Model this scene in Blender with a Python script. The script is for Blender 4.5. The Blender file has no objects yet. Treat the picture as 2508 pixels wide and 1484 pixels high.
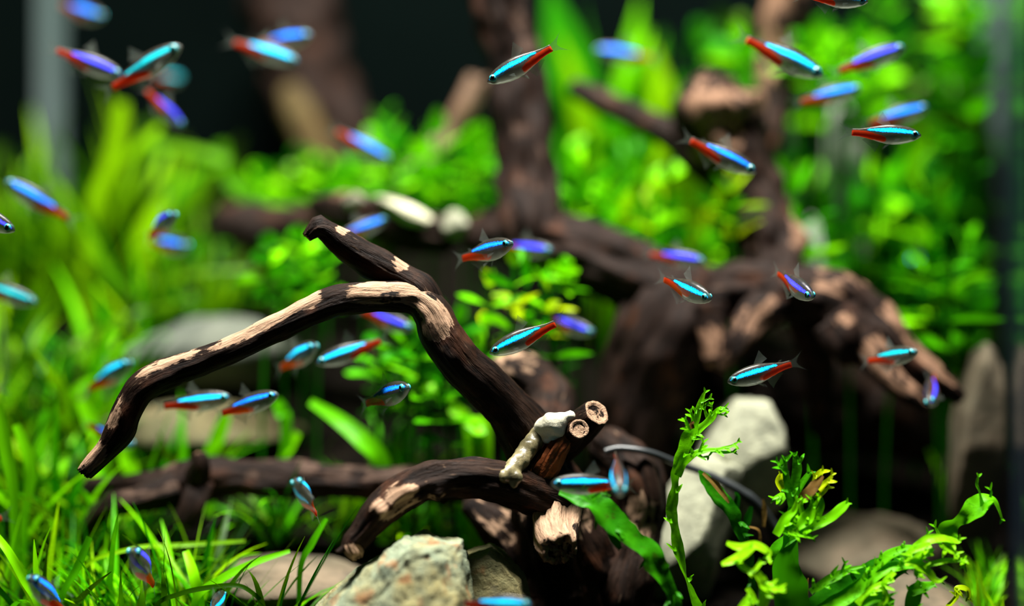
import bpy, math, random
from mathutils import Vector, Matrix, noise, Quaternion

# ------------------------------------------------------------------ camera, world, lights, exposure
sc = bpy.context.scene
C = sc.collection
F, CX, CY, CAMZ = 3919.0, 1254.0, 742.0, 0.115      # focal length in pixels of the 2508 x 1484 frame
cam = bpy.data.cameras.new('camera'); camo = bpy.data.objects.new('camera', cam); C.objects.link(camo)
camo.location = (0, 0, CAMZ); camo.rotation_euler = (math.pi / 2, 0, 0)
cam.sensor_width = 36; cam.lens = F / 2508 * 36; cam.clip_start = 0.01; cam.clip_end = 10
cam.dof.use_dof = True; cam.dof.focus_distance = 0.495; cam.dof.aperture_fstop = 2.35
sc.camera = camo
w = bpy.data.worlds.new('world'); sc.world = w; w.use_nodes = True
w.node_tree.nodes['Background'].inputs[0].default_value = (0.55, 0.75, 1.0, 1)
w.node_tree.nodes['Background'].inputs[1].default_value = 0.003
def area(name, loc, target, sx, sy, watt, col):
    l = bpy.data.lights.new(name, 'AREA'); l.shape = 'RECTANGLE'; l.size = sx; l.size_y = sy; l.energy = watt; l.color = col
    o = bpy.data.objects.new(name, l); C.objects.link(o); o.location = loc
    o.rotation_euler = (Vector(target) - Vector(loc)).to_track_quat('-Z', 'Y').to_euler()
    return o
area('aquarium_lamp_offscreen', (-0.02, 0.46, 0.85), (-0.02, 0.58, 0.0), 0.50, 0.12, 29.0, (1.0, 0.97, 0.90))
sc.view_settings.view_transform = 'Standard'; sc.view_settings.look = 'None'
sc.view_settings.gamma = 1; sc.view_settings.use_curve_mapping = False
sc.view_settings.exposure = 0.25
sc.cycles.use_denoising = True
sc.cycles.max_bounces = 8; sc.cycles.transparent_max_bounces = 16
sc.cycles.caustics_reflective = False; sc.cycles.caustics_refractive = False

# ------------------------------------------------------------------ helpers
def at(x, y, d):
    return Vector(((x - CX) / F * d, d, CAMZ + (CY - y) / F * d))
def clamp(v, a=0.0, b=1.0): return a if v < a else b if v > b else v
def sstep(a, b, x):
    t = clamp((x - a) / (b - a)); return t * t * (3 - 2 * t)
def lerp(a, b, t): return a + (b - a) * t
def fbm(p, o=3):
    s = 0; a = 1; t = 0
    for i in range(o):
        s += a * noise.noise(p); t += a; a *= .5; p = p * 2.03
    return s / t
def ground(X, Y):
    a = .006 + .58 * clamp(Y - .53, 0, .13) + .32 * max(0, Y - .66)
    b = .006 + .07 * max(0, Y - .47) + .30 * max(0, Y - .62)
    return min(lerp(a, b, sstep(-0.05, 0.06, X)), 0.17)
def props(o, label=None, cat=None, group=None, kind=None):
    if label: o['label'] = label
    if cat: o['category'] = cat
    if group: o['group'] = group
    if kind: o['kind'] = kind
    return o
def mesh(name, v, f, mat, smooth=True, attrs=None):
    m = bpy.data.meshes.new(name); m.from_pydata([tuple(q) for q in v], [], f)
    if smooth: m.polygons.foreach_set('use_smooth', [True] * len(m.polygons))
    if mat: m.materials.append(mat)
    if attrs:
        for k, d in attrs.items():
            if isinstance(d[0], (float, int)):
                a = m.attributes.new(k, 'FLOAT', 'POINT'); a.data.foreach_set('value', d)
            else:
                a = m.attributes.new(k, 'FLOAT_VECTOR', 'POINT'); a.data.foreach_set('vector', [c for q in d for c in q])
    m.update(); return m
def link(name, data, parent=None, M=None):
    o = bpy.data.objects.new(name, data); C.objects.link(o)
    if parent is not None: o.parent = parent
    if M is not None: o.matrix_local = M
    return o
def empty(name, loc, label, cat, group=None, M=None):
    o = bpy.data.objects.new(name, None); C.objects.link(o); o.empty_display_size = 0.005
    if M is not None: o.matrix_world = M
    else: o.location = loc
    return props(o, label, cat, group)

# ------------------------------------------------------------------ materials
def newmat(name):
    m = bpy.data.materials.new(name); m.use_nodes = True; nt = m.node_tree; nt.nodes.clear()
    out = nt.nodes.new('ShaderNodeOutputMaterial')
    return m, nt, out
class N:
    def __init__(s, nt): s.nt = nt
    def n(s, t, **kw):
        q = s.nt.nodes.new(t)
        for k, v in kw.items():
            if k.startswith('i_'):
                key = k[2:].replace('_', ' ')
                inp = q.inputs[int(key)] if key.isdigit() else q.inputs[key]
                if hasattr(v, 'is_output'): s.nt.links.new(v, inp)
                else: inp.default_value = v
            else: setattr(q, k, v)
        return q
    def ramp(s, fac, stops, interp='LINEAR'):
        q = s.n('ShaderNodeValToRGB'); q.color_ramp.interpolation = interp
        e = q.color_ramp.elements
        while len(e) < len(stops): e.new(0.5)
        for k, (p, c) in enumerate(stops):
            e[k].position = p; e[k].color = c if len(c) == 4 else (*c, 1)
        s.nt.links.new(fac, q.inputs[0]); return q.outputs[0]
    def mixc(s, fac, a, b, blend='MIX'):
        q = s.n('ShaderNodeMix', data_type='RGBA', blend_type=blend)
        for inp, v in ((q.inputs[0], fac), (q.inputs[6], a), (q.inputs[7], b)):
            if hasattr(v, 'is_output'): s.nt.links.new(v, inp)
            else: inp.default_value = v if not isinstance(v, tuple) or len(v) == 4 else (*v, 1)
        return q.outputs[2]
    def math(s, op, a, b=0.0, c=None):
        q = s.n('ShaderNodeMath', operation=op)
        for inp, v in zip(q.inputs, (a, b, c)):
            if v is None: continue
            if hasattr(v, 'is_output'): s.nt.links.new(v, inp)
            else: inp.default_value = v
        return q.outputs[0]
    def noise(s, vec, scale, detail=4, rough=.55):
        q = s.n('ShaderNodeTexNoise', i_Scale=scale, i_Detail=detail, i_Roughness=rough)
        if vec is not None: s.nt.links.new(vec, q.inputs['Vector'])
        return q.outputs[0]
    def bump(s, h, strength, dist):
        return s.n('ShaderNodeBump', i_Strength=strength, i_Distance=dist, i_Height=h).outputs[0]
    def link(s, a, b): s.nt.links.new(a, b)

def wood_mat(name, dark, mid, tan, bare_amt=0.0, red=(0.10, 0.035, 0.015)):
    m, nt, out = newmat(name); g = N(nt)
    fl = g.n('ShaderNodeAttribute', attribute_name='flow').outputs['Vector']
    st = g.n('ShaderNodeVectorMath', operation='MULTIPLY', i_0=fl, i_1=(0.16, 1, 1)).outputs[0]
    n1 = g.noise(st, 420, 6, .65); n2 = g.noise(fl, 90, 4); n3 = g.noise(st, 1300, 3, .6)
    bare = g.n('ShaderNodeAttribute', attribute_name='bare').outputs['Fac']
    c = g.mixc(g.ramp(n1, [(.36, (0, 0, 0)), (.68, (1, 1, 1))]), dark, mid)
    c = g.mixc(g.ramp(n2, [(.55, (0, 0, 0)), (.75, (.55, .55, .55))]), c, red)
    b = g.math('ADD', bare, g.math('MULTIPLY', g.math('SUBTRACT', n1, .5), 1.3))
    b = g.math('ADD', b, g.math('MULTIPLY', g.math('SUBTRACT', n2, .5), 1.5))
    b = g.math('ADD', b, bare_amt)
    bf = g.ramp(b, [(.52, (0, 0, 0)), (.60, (1, 1, 1))])
    tanv = g.mixc(g.ramp(n3, [(.35, (0, 0, 0)), (.7, (1, 1, 1))]), tuple(x * .55 for x in tan), tan)
    n4 = g.noise(st, 700, 3, .5)
    c = g.mixc(g.ramp(n4, [(.66, (0, 0, 0)), (.74, (.5, .5, .5))]), c, tuple(x * .45 for x in tan))
    c = g.mixc(bf, c, tanv)
    hgt = g.math('ADD', g.math('MULTIPLY', n1, 1.0), g.math('MULTIPLY', n3, .35))
    hgt = g.math('SUBTRACT', hgt, g.math('MULTIPLY', bf, .25))
    p = g.n('ShaderNodeBsdfPrincipled', i_Base_Color=c, i_Roughness=.62, i_Normal=g.bump(hgt, .9, .0014))
    p.inputs['Specular IOR Level'].default_value = .09
    g.link(p.outputs[0], out.inputs[0]); return m
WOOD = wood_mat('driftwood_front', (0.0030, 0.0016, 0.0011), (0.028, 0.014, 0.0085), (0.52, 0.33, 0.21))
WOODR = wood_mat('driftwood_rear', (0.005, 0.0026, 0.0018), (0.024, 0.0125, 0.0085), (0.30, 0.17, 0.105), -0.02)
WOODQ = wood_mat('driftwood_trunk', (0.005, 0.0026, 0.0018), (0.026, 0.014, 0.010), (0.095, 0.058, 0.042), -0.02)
WOODT = wood_mat('driftwood_pale', (0.10, 0.06, 0.04), (0.22, 0.14, 0.09), (0.3, 0.2, 0.13), 0.0)
WOODY = wood_mat('driftwood_yellowed', (0.05, 0.035, 0.015), (0.13, 0.095, 0.035), (0.16, 0.12, 0.05), 0.0)
def plain(name, col, rough=.5, spec=.4, vary=0.0, scale=200, bump=0.0):
    m, nt, out = newmat(name); g = N(nt)
    oc = g.n('ShaderNodeTexCoord').outputs['Object']
    n1 = g.noise(oc, scale, 4)
    c = g.mixc(g.ramp(n1, [(.3, (0, 0, 0)), (.7, (1, 1, 1))]), tuple(x * (1 - vary) for x in col), tuple(min(1, x * (1 + vary)) for x in col))
    p = g.n('ShaderNodeBsdfPrincipled', i_Base_Color=c, i_Roughness=rough)
    p.inputs['Specular IOR Level'].default_value = spec
    if bump: g.link(g.bump(n1, .8, bump), p.inputs['Normal'])
    g.link(p.outputs[0], out.inputs[0]); return m
def stone_mat(name, a, b, c3, scale=60, bump=.0012, spot=.62, spec=.2):
    m, nt, out = newmat(name); g = N(nt)
    oc = g.n('ShaderNodeTexCoord').outputs['Object']
    n1 = g.noise(oc, scale, 6, .6); n2 = g.noise(oc, scale * 3.1, 5, .65); n3 = g.noise(oc, scale * 1.7, 3); n4 = g.noise(oc, scale * 14, 4, .7)
    c = g.mixc(g.ramp(n1, [(.38, (0, 0, 0)), (.62, (1, 1, 1))]), a, b)
    c = g.mixc(g.ramp(n3, [(spot, (0, 0, 0)), (spot + .09, (.8, .8, .8))]), c, c3)
    c = g.mixc(g.ramp(n2, [(.3, (.65, .65, .65)), (.6, (0, 0, 0))]), c, tuple(x * .45 for x in a))
    h = g.math('ADD', n2, g.math('MULTIPLY', n4, .4))
    p = g.n('ShaderNodeBsdfPrincipled', i_Base_Color=c, i_Roughness=.85, i_Normal=g.bump(h, .8, bump))
    p.inputs['Specular IOR Level'].default_value = spec
    g.link(p.outputs[0], out.inputs[0]); return m
ST_TAN = stone_mat('stone_tan_green', (0.25, 0.30, 0.20), (0.36, 0.31, 0.13), (0.30, 0.13, 0.05), 75, .0022, .58)
ST_OLIVE = stone_mat('stone_olive', (0.26, 0.25, 0.12), (0.34, 0.28, 0.12), (0.24, 0.13, 0.05), 80, .002)
ST_SLAB = stone_mat('stone_slab', (0.085, 0.085, 0.04), (0.13, 0.105, 0.048), (0.09, 0.055, 0.03), 50)
ST_PALE = stone_mat('stone_pale_grey', (0.30, 0.31, 0.22), (0.37, 0.375, 0.26), (0.18, 0.19, 0.135), 45, .0022, .56)
ST_GREY = stone_mat('stone_grey', (0.075, 0.088, 0.072), (0.125, 0.135, 0.105), (0.05, 0.055, 0.04), 30)
ST_BROWN = stone_mat('stone_brown', (0.11, 0.095, 0.062), (0.165, 0.125, 0.082), (0.08, 0.068, 0.05), 30)
ST_WHITE = stone_mat('stone_white', (0.30, 0.35, 0.31), (0.40, 0.42, 0.33), (0.22, 0.25, 0.2), 40)
ST_CREAM = stone_mat('stone_cream', (0.50, 0.50, 0.34), (0.66, 0.64, 0.45), (0.42, 0.40, 0.28), 40)
SOIL = stone_mat('dark_soil', (0.003, 0.0022, 0.0016), (0.007, 0.005, 0.003), (0.012, 0.009, 0.006), 160, .002, spec=.04)
SEAM = plain('silicone_seam', (0.020, 0.038, 0.035), .5, .4, .05, 60)
BACK = plain('back_pane', (0.0010, 0.0024, 0.0021), .9, .01, .2, 12)
SIDE = plain('side_pane', (0.018, 0.031, 0.050), .12, .35, .15, 10)
GLUE = plain('glue_white', (0.86, 0.82, 0.62), .4, .5, .12, 300, .0006)
GLUEB = plain('glue_stained', (0.17, 0.145, 0.07), .35, .5, .6, 300, .0006)
RUST = plain('bare_orange_wood', (0.34, 0.085, 0.018), .6, .3, .4, 260, .0008)
TUBEM = plain('grey_tube', (0.035, 0.04, 0.042), .3, .5, .1, 100)

def leaf_mat(name, a, b, trans=.30, gloss=.35, vein=None):
    m, nt, out = newmat(name); g = N(nt)
    oc = g.n('ShaderNodeTexCoord').outputs['Object']
    rnd = g.n('ShaderNodeObjectInfo').outputs['Random']
    n1 = g.noise(oc, 6 if vein is None else 130, 3)
    f = g.math('ADD', g.math('MULTIPLY', n1, .7), g.math('MULTIPLY', g.math('SUBTRACT', rnd, .5), .8))
    c = g.mixc(g.ramp(f, [(.1, (0, 0, 0)), (.65, (1, 1, 1))]), a, b)
    if vein is not None:
        n2 = g.noise(oc, 190, 5, .7)
        c = g.mixc(g.ramp(n2, [(.58, (0, 0, 0)), (.7, (.8, .8, .8))]), c, vein)
    p = g.n('ShaderNodeBsdfPrincipled', i_Base_Color=c, i_Roughness=gloss, i_Normal=g.bump(g.noise(oc, 20 if vein is None else 420, 3), .4, .0004))
    p.inputs['Specular IOR Level'].default_value = .07
    t = g.n('ShaderNodeBsdfTranslucent', i_Color=c)
    mx = g.n('ShaderNodeMixShader', i_0=trans); g.link(p.outputs[0], mx.inputs[1]); g.link(t.outputs[0], mx.inputs[2])
    g.link(mx.outputs[0], out.inputs[0]); return m
LF = {
 'lime': leaf_mat('leaf_lime', (0.07, 0.40, 0.001), (0.24, 0.78, 0.002)),
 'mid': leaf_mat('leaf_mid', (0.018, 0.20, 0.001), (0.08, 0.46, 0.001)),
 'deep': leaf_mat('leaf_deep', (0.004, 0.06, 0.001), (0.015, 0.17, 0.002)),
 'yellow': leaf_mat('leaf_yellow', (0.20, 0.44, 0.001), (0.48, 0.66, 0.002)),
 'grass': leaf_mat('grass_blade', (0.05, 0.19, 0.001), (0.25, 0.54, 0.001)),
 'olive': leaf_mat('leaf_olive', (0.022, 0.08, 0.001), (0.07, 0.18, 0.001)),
 'amber': leaf_mat('leaf_amber', (0.45, 0.20, 0.01), (0.55, 0.42, 0.02)),
 'fern': leaf_mat('fern_frond', (0.06, 0.38, 0.002), (0.15, 0.62, 0.003), .35, .35, (0.03, 0.16, 0.002)),
 'fernd': leaf_mat('fern_dark', (0.012, 0.14, 0.002), (0.05, 0.34, 0.002), .25, .35, (0.035, 0.035, 0.004)),
 'fernb': leaf_mat('fern_bright', (0.14, 0.55, 0.002), (0.34, 0.84, 0.006), .35, .3, (0.08, 0.36, 0.002)),
 'fernbrown': leaf_mat('fern_brown', (0.10, 0.05, 0.01), (0.22, 0.13, 0.03), .25, .5, (0.03, 0.02, 0.005)),
}

def fish_mat(name, stripe, hi):
    m, nt, out = newmat(name); g = N(nt)
    oc = g.n('ShaderNodeTexCoord').outputs['Object']
    A = lambda k: g.n('ShaderNodeAttribute', attribute_name=k).outputs['Fac']
    sn = g.noise(oc, 2600, 2); ln = g.noise(oc, 500, 2)
    jit = g.math('MULTIPLY', g.math('SUBTRACT', sn, .5), .9)
    sf = g.ramp(g.math('ADD', A('stripe'), jit), [(.38, (0, 0, 0)), (.55, (1, 1, 1))])
    rf = g.ramp(g.math('ADD', A('red'), g.math('MULTIPLY', jit, .6)), [(.35, (0, 0, 0)), (.6, (1, 1, 1))])
    base = g.ramp(A('updown'), [(.0, (0.24, 0.26, 0.20)), (.35, (0.16, 0.175, 0.145)), (.62, (0.075, 0.08, 0.068)), (1.0, (0.035, 0.035, 0.028))])
    base = g.mixc(g.ramp(ln, [(.45, (0, 0, 0)), (.75, (.3, .3, .3))]), base, (0.16, 0.10, 0.07))
    c = g.mixc(rf, base, (0.66, 0.045, 0.006))
    sc_ = g.mixc(g.ramp(g.math('ADD', A('stripe'), g.math('MULTIPLY', jit, 1.4)), [(.62, (0, 0, 0)), (1.02, (1, 1, 1))]), stripe, hi)
    c = g.mixc(sf, c, sc_)
    p = g.n('ShaderNodeBsdfPrincipled', i_Base_Color=c, i_Roughness=.3)
    p.inputs['Specular IOR Level'].default_value = .5
    g.link(g.math('MULTIPLY', sf, .35), p.inputs['Metallic'])
    tl = g.n('ShaderNodeBsdfTranslucent', i_Color=c)
    mx0 = g.n('ShaderNodeMixShader', i_0=.3); g.link(p.outputs[0], mx0.inputs[1]); g.link(tl.outputs[0], mx0.inputs[2])
    upv = g.n('ShaderNodeVectorTransform', vector_type='NORMAL', convert_from='OBJECT', convert_to='WORLD', i_Vector=(0, 0, 1)).outputs[0]
    gn = g.n('ShaderNodeNewGeometry').outputs['Normal']
    tilt = g.n('ShaderNodeVectorMath', operation='NORMALIZE', i_0=g.n('ShaderNodeVectorMath', operation='ADD', i_0=g.n('ShaderNodeVectorMath', operation='SCALE', i_0=upv, i_Scale=1.3).outputs[0], i_1=gn).outputs[0]).outputs[0]
    plate = g.n('ShaderNodeBsdfDiffuse', i_Color=sc_, i_Normal=tilt)      # reflecting platelets under the skin lie tilted towards the back
    mxs = g.n('ShaderNodeMixShader', i_0=g.math('MULTIPLY', sf, .92)); g.link(mx0.outputs[0], mxs.inputs[1]); g.link(plate.outputs[0], mxs.inputs[2]); mx0 = mxs
    tr = g.n('ShaderNodeBsdfTransparent', i_Color=(.92, .95, .9, 1))
    solid = g.math('MAXIMUM', sf, rf)
    mx = g.n('ShaderNodeMixShader'); g.link(g.math('MULTIPLY', g.math('SUBTRACT', 1.0, solid), .38), mx.inputs[0])
    g.link(mx0.outputs[0], mx.inputs[1]); g.link(tr.outputs[0], mx.inputs[2])
    g.link(mx.outputs[0], out.inputs[0]); return m
FM = {
 'cyan': fish_mat('tetra_cyan_stripe', (0.0, 0.30, 0.90), (0.015, 0.80, 1.0)),
 'blue': fish_mat('tetra_blue_stripe', (0.005, 0.11, 0.85), (0.012, 0.31, 1.0)),
 'violet': fish_mat('tetra_violet_stripe', (0.03, 0.03, 0.75), (0.06, 0.07, 0.95)),
 'teal': fish_mat('tetra_teal_stripe', (0.0, 0.22, 0.34), (0.01, 0.50, 0.52)),
}
def fin_mat():
    m, nt, out = newmat('clear_fin'); g = N(nt)
    oc = g.n('ShaderNodeTexCoord').outputs['Object']
    wv = g.noise(g.n('ShaderNodeVectorMath', operation='MULTIPLY', i_0=oc, i_1=(200, 1, 3000)).outputs[0], 1.0, 2)
    d = g.n('ShaderNodeBsdfPrincipled', i_Base_Color=(0.34, 0.38, 0.34, 1), i_Roughness=.3)
    t = g.n('ShaderNodeBsdfTranslucent', i_Color=(0.34, 0.4, 0.36, 1))
    a = g.n('ShaderNodeMixShader', i_0=.5); g.link(d.outputs[0], a.inputs[1]); g.link(t.outputs[0], a.inputs[2])
    tr = g.n('ShaderNodeBsdfTransparent')
    mx = g.n('ShaderNodeMixShader', i_0=g.ramp(wv, [(.3, (.74, .74, .74)), (.7, (.54, .54, .54))]))
    g.link(a.outputs[0], mx.inputs[1]); g.link(tr.outputs[0], mx.inputs[2]); g.link(mx.outputs[0], out.inputs[0]); return m
FIN = fin_mat()
IRIS = plain('fish_iris', (0.05, 0.42, 0.46), .2, .8, .5, 900)
PUPIL = plain('fish_pupil', (0.004, 0.004, 0.005), .12, .6)

# ------------------------------------------------------------------ the tank (setting)
ax = Vector((-0.9612, 0.276, 0)); ay = Vector((-0.276, -0.9612, 0))         # along the back pane, towards the viewer
BR = Vector((0.244, 0.80, 0)); BL = BR + ax * 0.54
def slab(name, p, q, out_dir, z0, z1, th, mat):
    v = []
    for z in (z0, z1):
        for a in (p, q, q + out_dir * th, p + out_dir * th): v.append((a.x, a.y, z))
    f = [(0, 1, 2, 3), (4, 7, 6, 5), (0, 4, 5, 1), (1, 5, 6, 2), (2, 6, 7, 3), (3, 7, 4, 0)]
    o = link(name, mesh(name, v, f, mat, False)); props(o, kind='structure'); return o
slab('wall_back', BR, BL, -ay, 0, .41, .006, BACK)
slab('wall_left', BL, BL + ay * .42, ax, 0, .41, .006, BACK)
slab('wall_right', BR, BR + ay * .42, -ax, 0, .41, .006, SIDE)
def seam(name, corner, u, v_):
    vs = []; fs = []; n = 7; r = .0105
    for z in (.001, .409):
        vs.append(tuple(corner + Vector((0, 0, z))))
        for k in range(n):
            a = k / (n - 1) * math.pi / 2
            q = corner + u * (r * (1 - .62 * math.sin(a))) * (1 if k < n - 1 else 0.0) + v_ * (r * (1 - .62 * math.cos(a))) * (1 if k else 0.0)
            vs.append((q.x, q.y, z))
    m = n + 1
    for k in range(1, n): fs.append((k, k + 1, m + k + 1, m + k))
    fs.append(tuple(range(0, m))); fs.append(tuple(range(m, 2 * m)))
    o = link(name, mesh(name, vs, fs, SEAM)); props(o, kind='structure'); return o
seam('trim_1', BL, -ax, ay)
seam('trim_2', BR, ax, ay)
def make_floor():
    nx, ny = 150, 120; v = []; f = []
    for j in range(ny + 1):
        for i in range(nx + 1):
            p = BL + (-ax) * .54 * (i / nx) + ay * .42 * (j / ny)
            z = ground(p.x, p.y) + .004 * fbm(Vector((p.x * 40, p.y * 40, 0))) + .0012 * noise.noise(Vector((p.x * 300, p.y * 300, 1)))
            v.append((p.x, p.y, z))
    for j in range(ny):
        for i in range(nx):
            a = j * (nx + 1) + i; f.append((a, a + nx + 1, a + nx + 2, a + 1))
    # skirt down to the tank bottom so that the substrate is solid
    ring = [i for i in range(nx + 1)] + [j * (nx + 1) + nx for j in range(1, ny + 1)] + [ny * (nx + 1) + i for i in range(nx - 1, -1, -1)] + [j * (nx + 1) for j in range(ny - 1, 0, -1)]
    b0 = len(v)
    for i in ring: v.append((v[i][0], v[i][1], 0))
    for k in range(len(ring)):
        k2 = (k + 1) % len(ring); f.append((ring[k], ring[k2], b0 + k2, b0 + k))
    o = link('floor', mesh('floor', v, f, SOIL)); props(o, kind='structure')
make_floor()
def soil_grains():
    rnd = random.Random(5); v = []; f = []
    for k in range(2600):
        u, w_ = rnd.random(), rnd.random()
        p = BL + (-ax) * (.004 + .53 * u) + ay * (.18 + .23 * w_)
        r = rnd.uniform(.0009, .0019); z = ground(p.x, p.y) + r * .3
        b = len(v); q = Matrix.Rotation(rnd.random() * 6, 3, 'Z') @ Matrix.Rotation(rnd.random() * 6, 3, 'X')
        for d in ((1, 0, 0), (-1, 0, 0), (0, 1, 0), (0, -1, 0), (0, 0, 1), (0, 0, -1)):
            t = q @ Vector(d) * r * rnd.uniform(.7, 1.2); v.append((p.x + t.x, p.y + t.y, z + t.z))
        for a, c, d in ((0, 2, 4), (2, 1, 4), (1, 3, 4), (3, 0, 4), (2, 0, 5), (1, 2, 5), (3, 1, 5), (0, 3, 5)): f.append((b + a, b + c, b + d))
    o = link('soil_granules', mesh('soil_granules', v, f, SOIL)); props(o, 'dark brown soil granules strewn over the tank bottom', 'soil', kind='stuff')
soil_grains()

# ------------------------------------------------------------------ driftwood
def crom(P, k, t):
    n = len(P); g = lambda i: P[clampi(i, n)]
    a, b, c, d = g(k - 1), g(k), g(k + 1), g(k + 2)
    return .5 * ((2 * b) + (c - a) * t + (2 * a - 5 * b + 4 * c - d) * t * t + (3 * b - a - 3 * c + d) * t ** 3)
def clampi(i, n): return 0 if i < 0 else n - 1 if i >= n else i
def wood(name, pts, parent, mat, seed=0, seg=34, rough=.16, ridge=.10, lump=70, cap='round', cap0=None, patches=(), knots=(), flat=1.0, step=.0016):
    """bark-covered limb along pixel points (x, y, distance, radius in pixels); patches: (t0, t1, direction, spread, amount)"""
    P = [at(x, y, d) for x, y, d, r in pts]; R = [r * d / F for x, y, d, r in pts]
    S = []; RR = []
    for k in range(len(P) - 1):
        n = max(2, int((P[k + 1] - P[k]).length / step))
        for j in range(n):
            t = j / n; S.append(crom(P, k, t))
            RR.append(max(.0006, float(crom([Vector((r, 0)) for r in R], k, t)[0])))
    S.append(P[-1]); RR.append(R[-1])
    n = len(S); L = [0]
    for k in range(1, n): L.append(L[-1] + (S[k] - S[k - 1]).length)
    tan = [(S[clampi(k + 1, n)] - S[clampi(k - 1, n)]).normalized() for k in range(n)]
    ref = Vector((0, 0, 1)) if abs(tan[0].z) < .9 else Vector((1, 0, 0))
    u = (ref - tan[0] * ref.dot(tan[0])).normalized()
    v = []; bare = []; flow = []
    so = Vector((seed * 7.13, seed * 3.7, seed * 1.9))
    def ring(c, t, u_, r, s, tt, extra=None, bb=0.0, jag=0.0):
        w_ = t.cross(u_)
        for j in range(seg):
            a = j / seg * 2 * math.pi; ca, sa = math.cos(a), math.sin(a); dr = u_ * ca + w_ * sa
            rr = r * (1 + rough * 1.6 * fbm((c + dr * r) * lump + so, 3) + ridge * 1.5 * noise.noise(Vector((ca * 3.1, sa * 3.1, s * 60)) + so) + ridge * .8 * noise.noise(Vector((ca * 8, sa * 8, s * 110)) + so))
            for kt, kd, ks, kh in knots:
                q = (tt - kt) * L[-1] / ks; da = dr.dot(Vector(kd).normalized())
                if abs(q) < 2 and da > 0: rr += r * kh * math.exp(-q * q) * max(0, da) ** 6
            p = c + dr * rr
            if jag: p = p + t * (jag * noise.noise(Vector((ca * 4, sa * 4, 7)) + so))
            v.append(p); flow.append((s, ca * r, sa * r))
            b = bb
            for t0, t1, dd, sp, am in patches:
                m_ = sstep(t0 - .045, t0 + .03, tt) * (1 - sstep(t1 - .03, t1 + .045, tt))
                if m_ > 0: b = max(b, am * m_ * sstep(sp - .4, sp + .25, dr.dot(Vector(dd).normalized()) + .3 * fbm(Vector((s * 45, ca * r * 260, sa * r * 260)) + so, 2)))
            bare.append(b)
    us = [u]
    for k in range(1, n):
        u = u - tan[k] * u.dot(tan[k]); u.normalize(); us.append(u.copy())
    if cap0 == 'round': 
        for q in (.35, .75): ring(S[0] - tan[0] * RR[0] * (1 - q) * .7, tan[0], us[0], RR[0] * math.sin(q * math.pi / 2), 0, 0)
    nr0 = len(v) // seg
    for k in range(n): ring(S[k], tan[k], us[k], RR[k], L[k], L[k] / L[-1])
    r, e, te, ue = RR[-1], S[-1], tan[-1], us[-1]
    if cap == 'round':
        for q in (.4, .75, .95): ring(e + te * r * q * .8, te, ue, r * math.cos(q * math.pi / 2) + r * .05, L[-1] + r * q, 1.0)
        tip = e + te * r * .85
    else:
        jag = r * .5 if cap == 'broken' else 0
        ring(e + te * r * .10, te, ue, r * .93, L[-1], 1.0, bb=.9, jag=jag); ring(e + te * r * .08, te, ue, r * .74, L[-1], 1.0, bb=.95, jag=jag)
        ring(e - te * r * .06, te, ue, r * .62, L[-1], 1.0, bb=.45, jag=jag * .5); ring(e - te * r * .02, te, ue, r * .3, L[-1], 1.0, bb=.6, jag=jag * .5)
        tip = e - te * r * .05
    m = len(v) // seg; f = []
    for k in range(m - 1):
        for j in range(seg):
            j2 = (j + 1) % seg; f.append((k * seg + j, k * seg + j2, (k + 1) * seg + j2, (k + 1) * seg + j))
    v.append(tip); bare.append(.6 if cap != 'round' else 0); flow.append((L[-1], 0, 0)); ti = len(v) - 1
    for j in range(seg): f.append(((m - 1) * seg + j, (m - 1) * seg + (j + 1) % seg, ti))
    v.append(S[0] - (tan[0] * RR[0] * .7 if cap0 else tan[0] * 0)); bare.append(0); flow.append((0, 0, 0)); ti = len(v) - 1
    for j in range(seg): f.append(((j + 1) % seg, j, ti))
    org = Vector(parent.location) if parent is not None else Vector((0, 0, 0))
    v = [q - org for q in v]
    return link(name, mesh(name, v, f, mat, True, {'bare': bare, 'flow': flow}), parent)

UPF = (0, -.55, .85); FR_ = (0, -1, .25); UP_ = (0, -.2, 1)
# front piece: arching branch, low branch and the knot they grow from
base = at(1400, 1480, .52); base.z = ground(base.x, base.y)
front = empty('driftwood_root', base, 'dark gnarled driftwood root with a long arching branch glued at its knot', 'driftwood')
wood('branch', [(1340, 1200, .515, 60), (1300, 1090, .51, 66), (1255, 1015, .507, 60), (1190, 945, .503, 54), (1130, 885, .50, 52), (1085, 825, .50, 52), (1058, 765, .50, 48), (1015, 732, .50, 42), (930, 727, .498, 38), (840, 733, .497, 37), (760, 762, .496, 36), (680, 802, .496, 35), (590, 845, .495, 33), (500, 885, .495, 34), (420, 913, .495, 36), (350, 948, .495, 38), (315, 1003, .495, 37), (290, 1060, .495, 35), (262, 1098, .495, 27), (230, 1132, .495, 24), (207, 1158, .495, 19)],
     front, WOOD, 1, 44, .10, .07, 90, 'broken', patches=[(.32, .50, (0, -.95, .35), .66, .72), (.53, .70, (0, -.5, .85), .66, .85), (.66, .84, (0, -.45, .9), .70, .62), (.84, .92, (-.5, -.5, .6), .65, .5), (.95, 1.0, (-.3, -.7, .6), .1, .9)],
     knots=[(.44, (0, -1, .3), .004, .16), (.885, (-.4, -.6, -.2), .003, .22), (.80, (-.3, .1, .9), .004, .2)], step=.0011)
wood('branch', [(1060, 765, .502, 40), (1035, 715, .502, 40), (1000, 688, .503, 36), (940, 655, .503, 38), (880, 622, .503, 38), (835, 595, .502, 33), (800, 568, .501, 27), (775, 562, .50, 22), (752, 580, .499, 13)], front, WOOD, 2, 40, .14, .08, 90, 'broken',
     patches=[(.30, .42, (.3, -.4, .9), .55, .62), (.74, .84, (.6, -.1, .8), .7, .7), (.0, .16, (.4, -.5, .8), .5, .5)], knots=[(.93, (.2, 0, 1), .0018, .9), (.5, (-.5, 0, -.8), .004, .25)], step=.0011)
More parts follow.
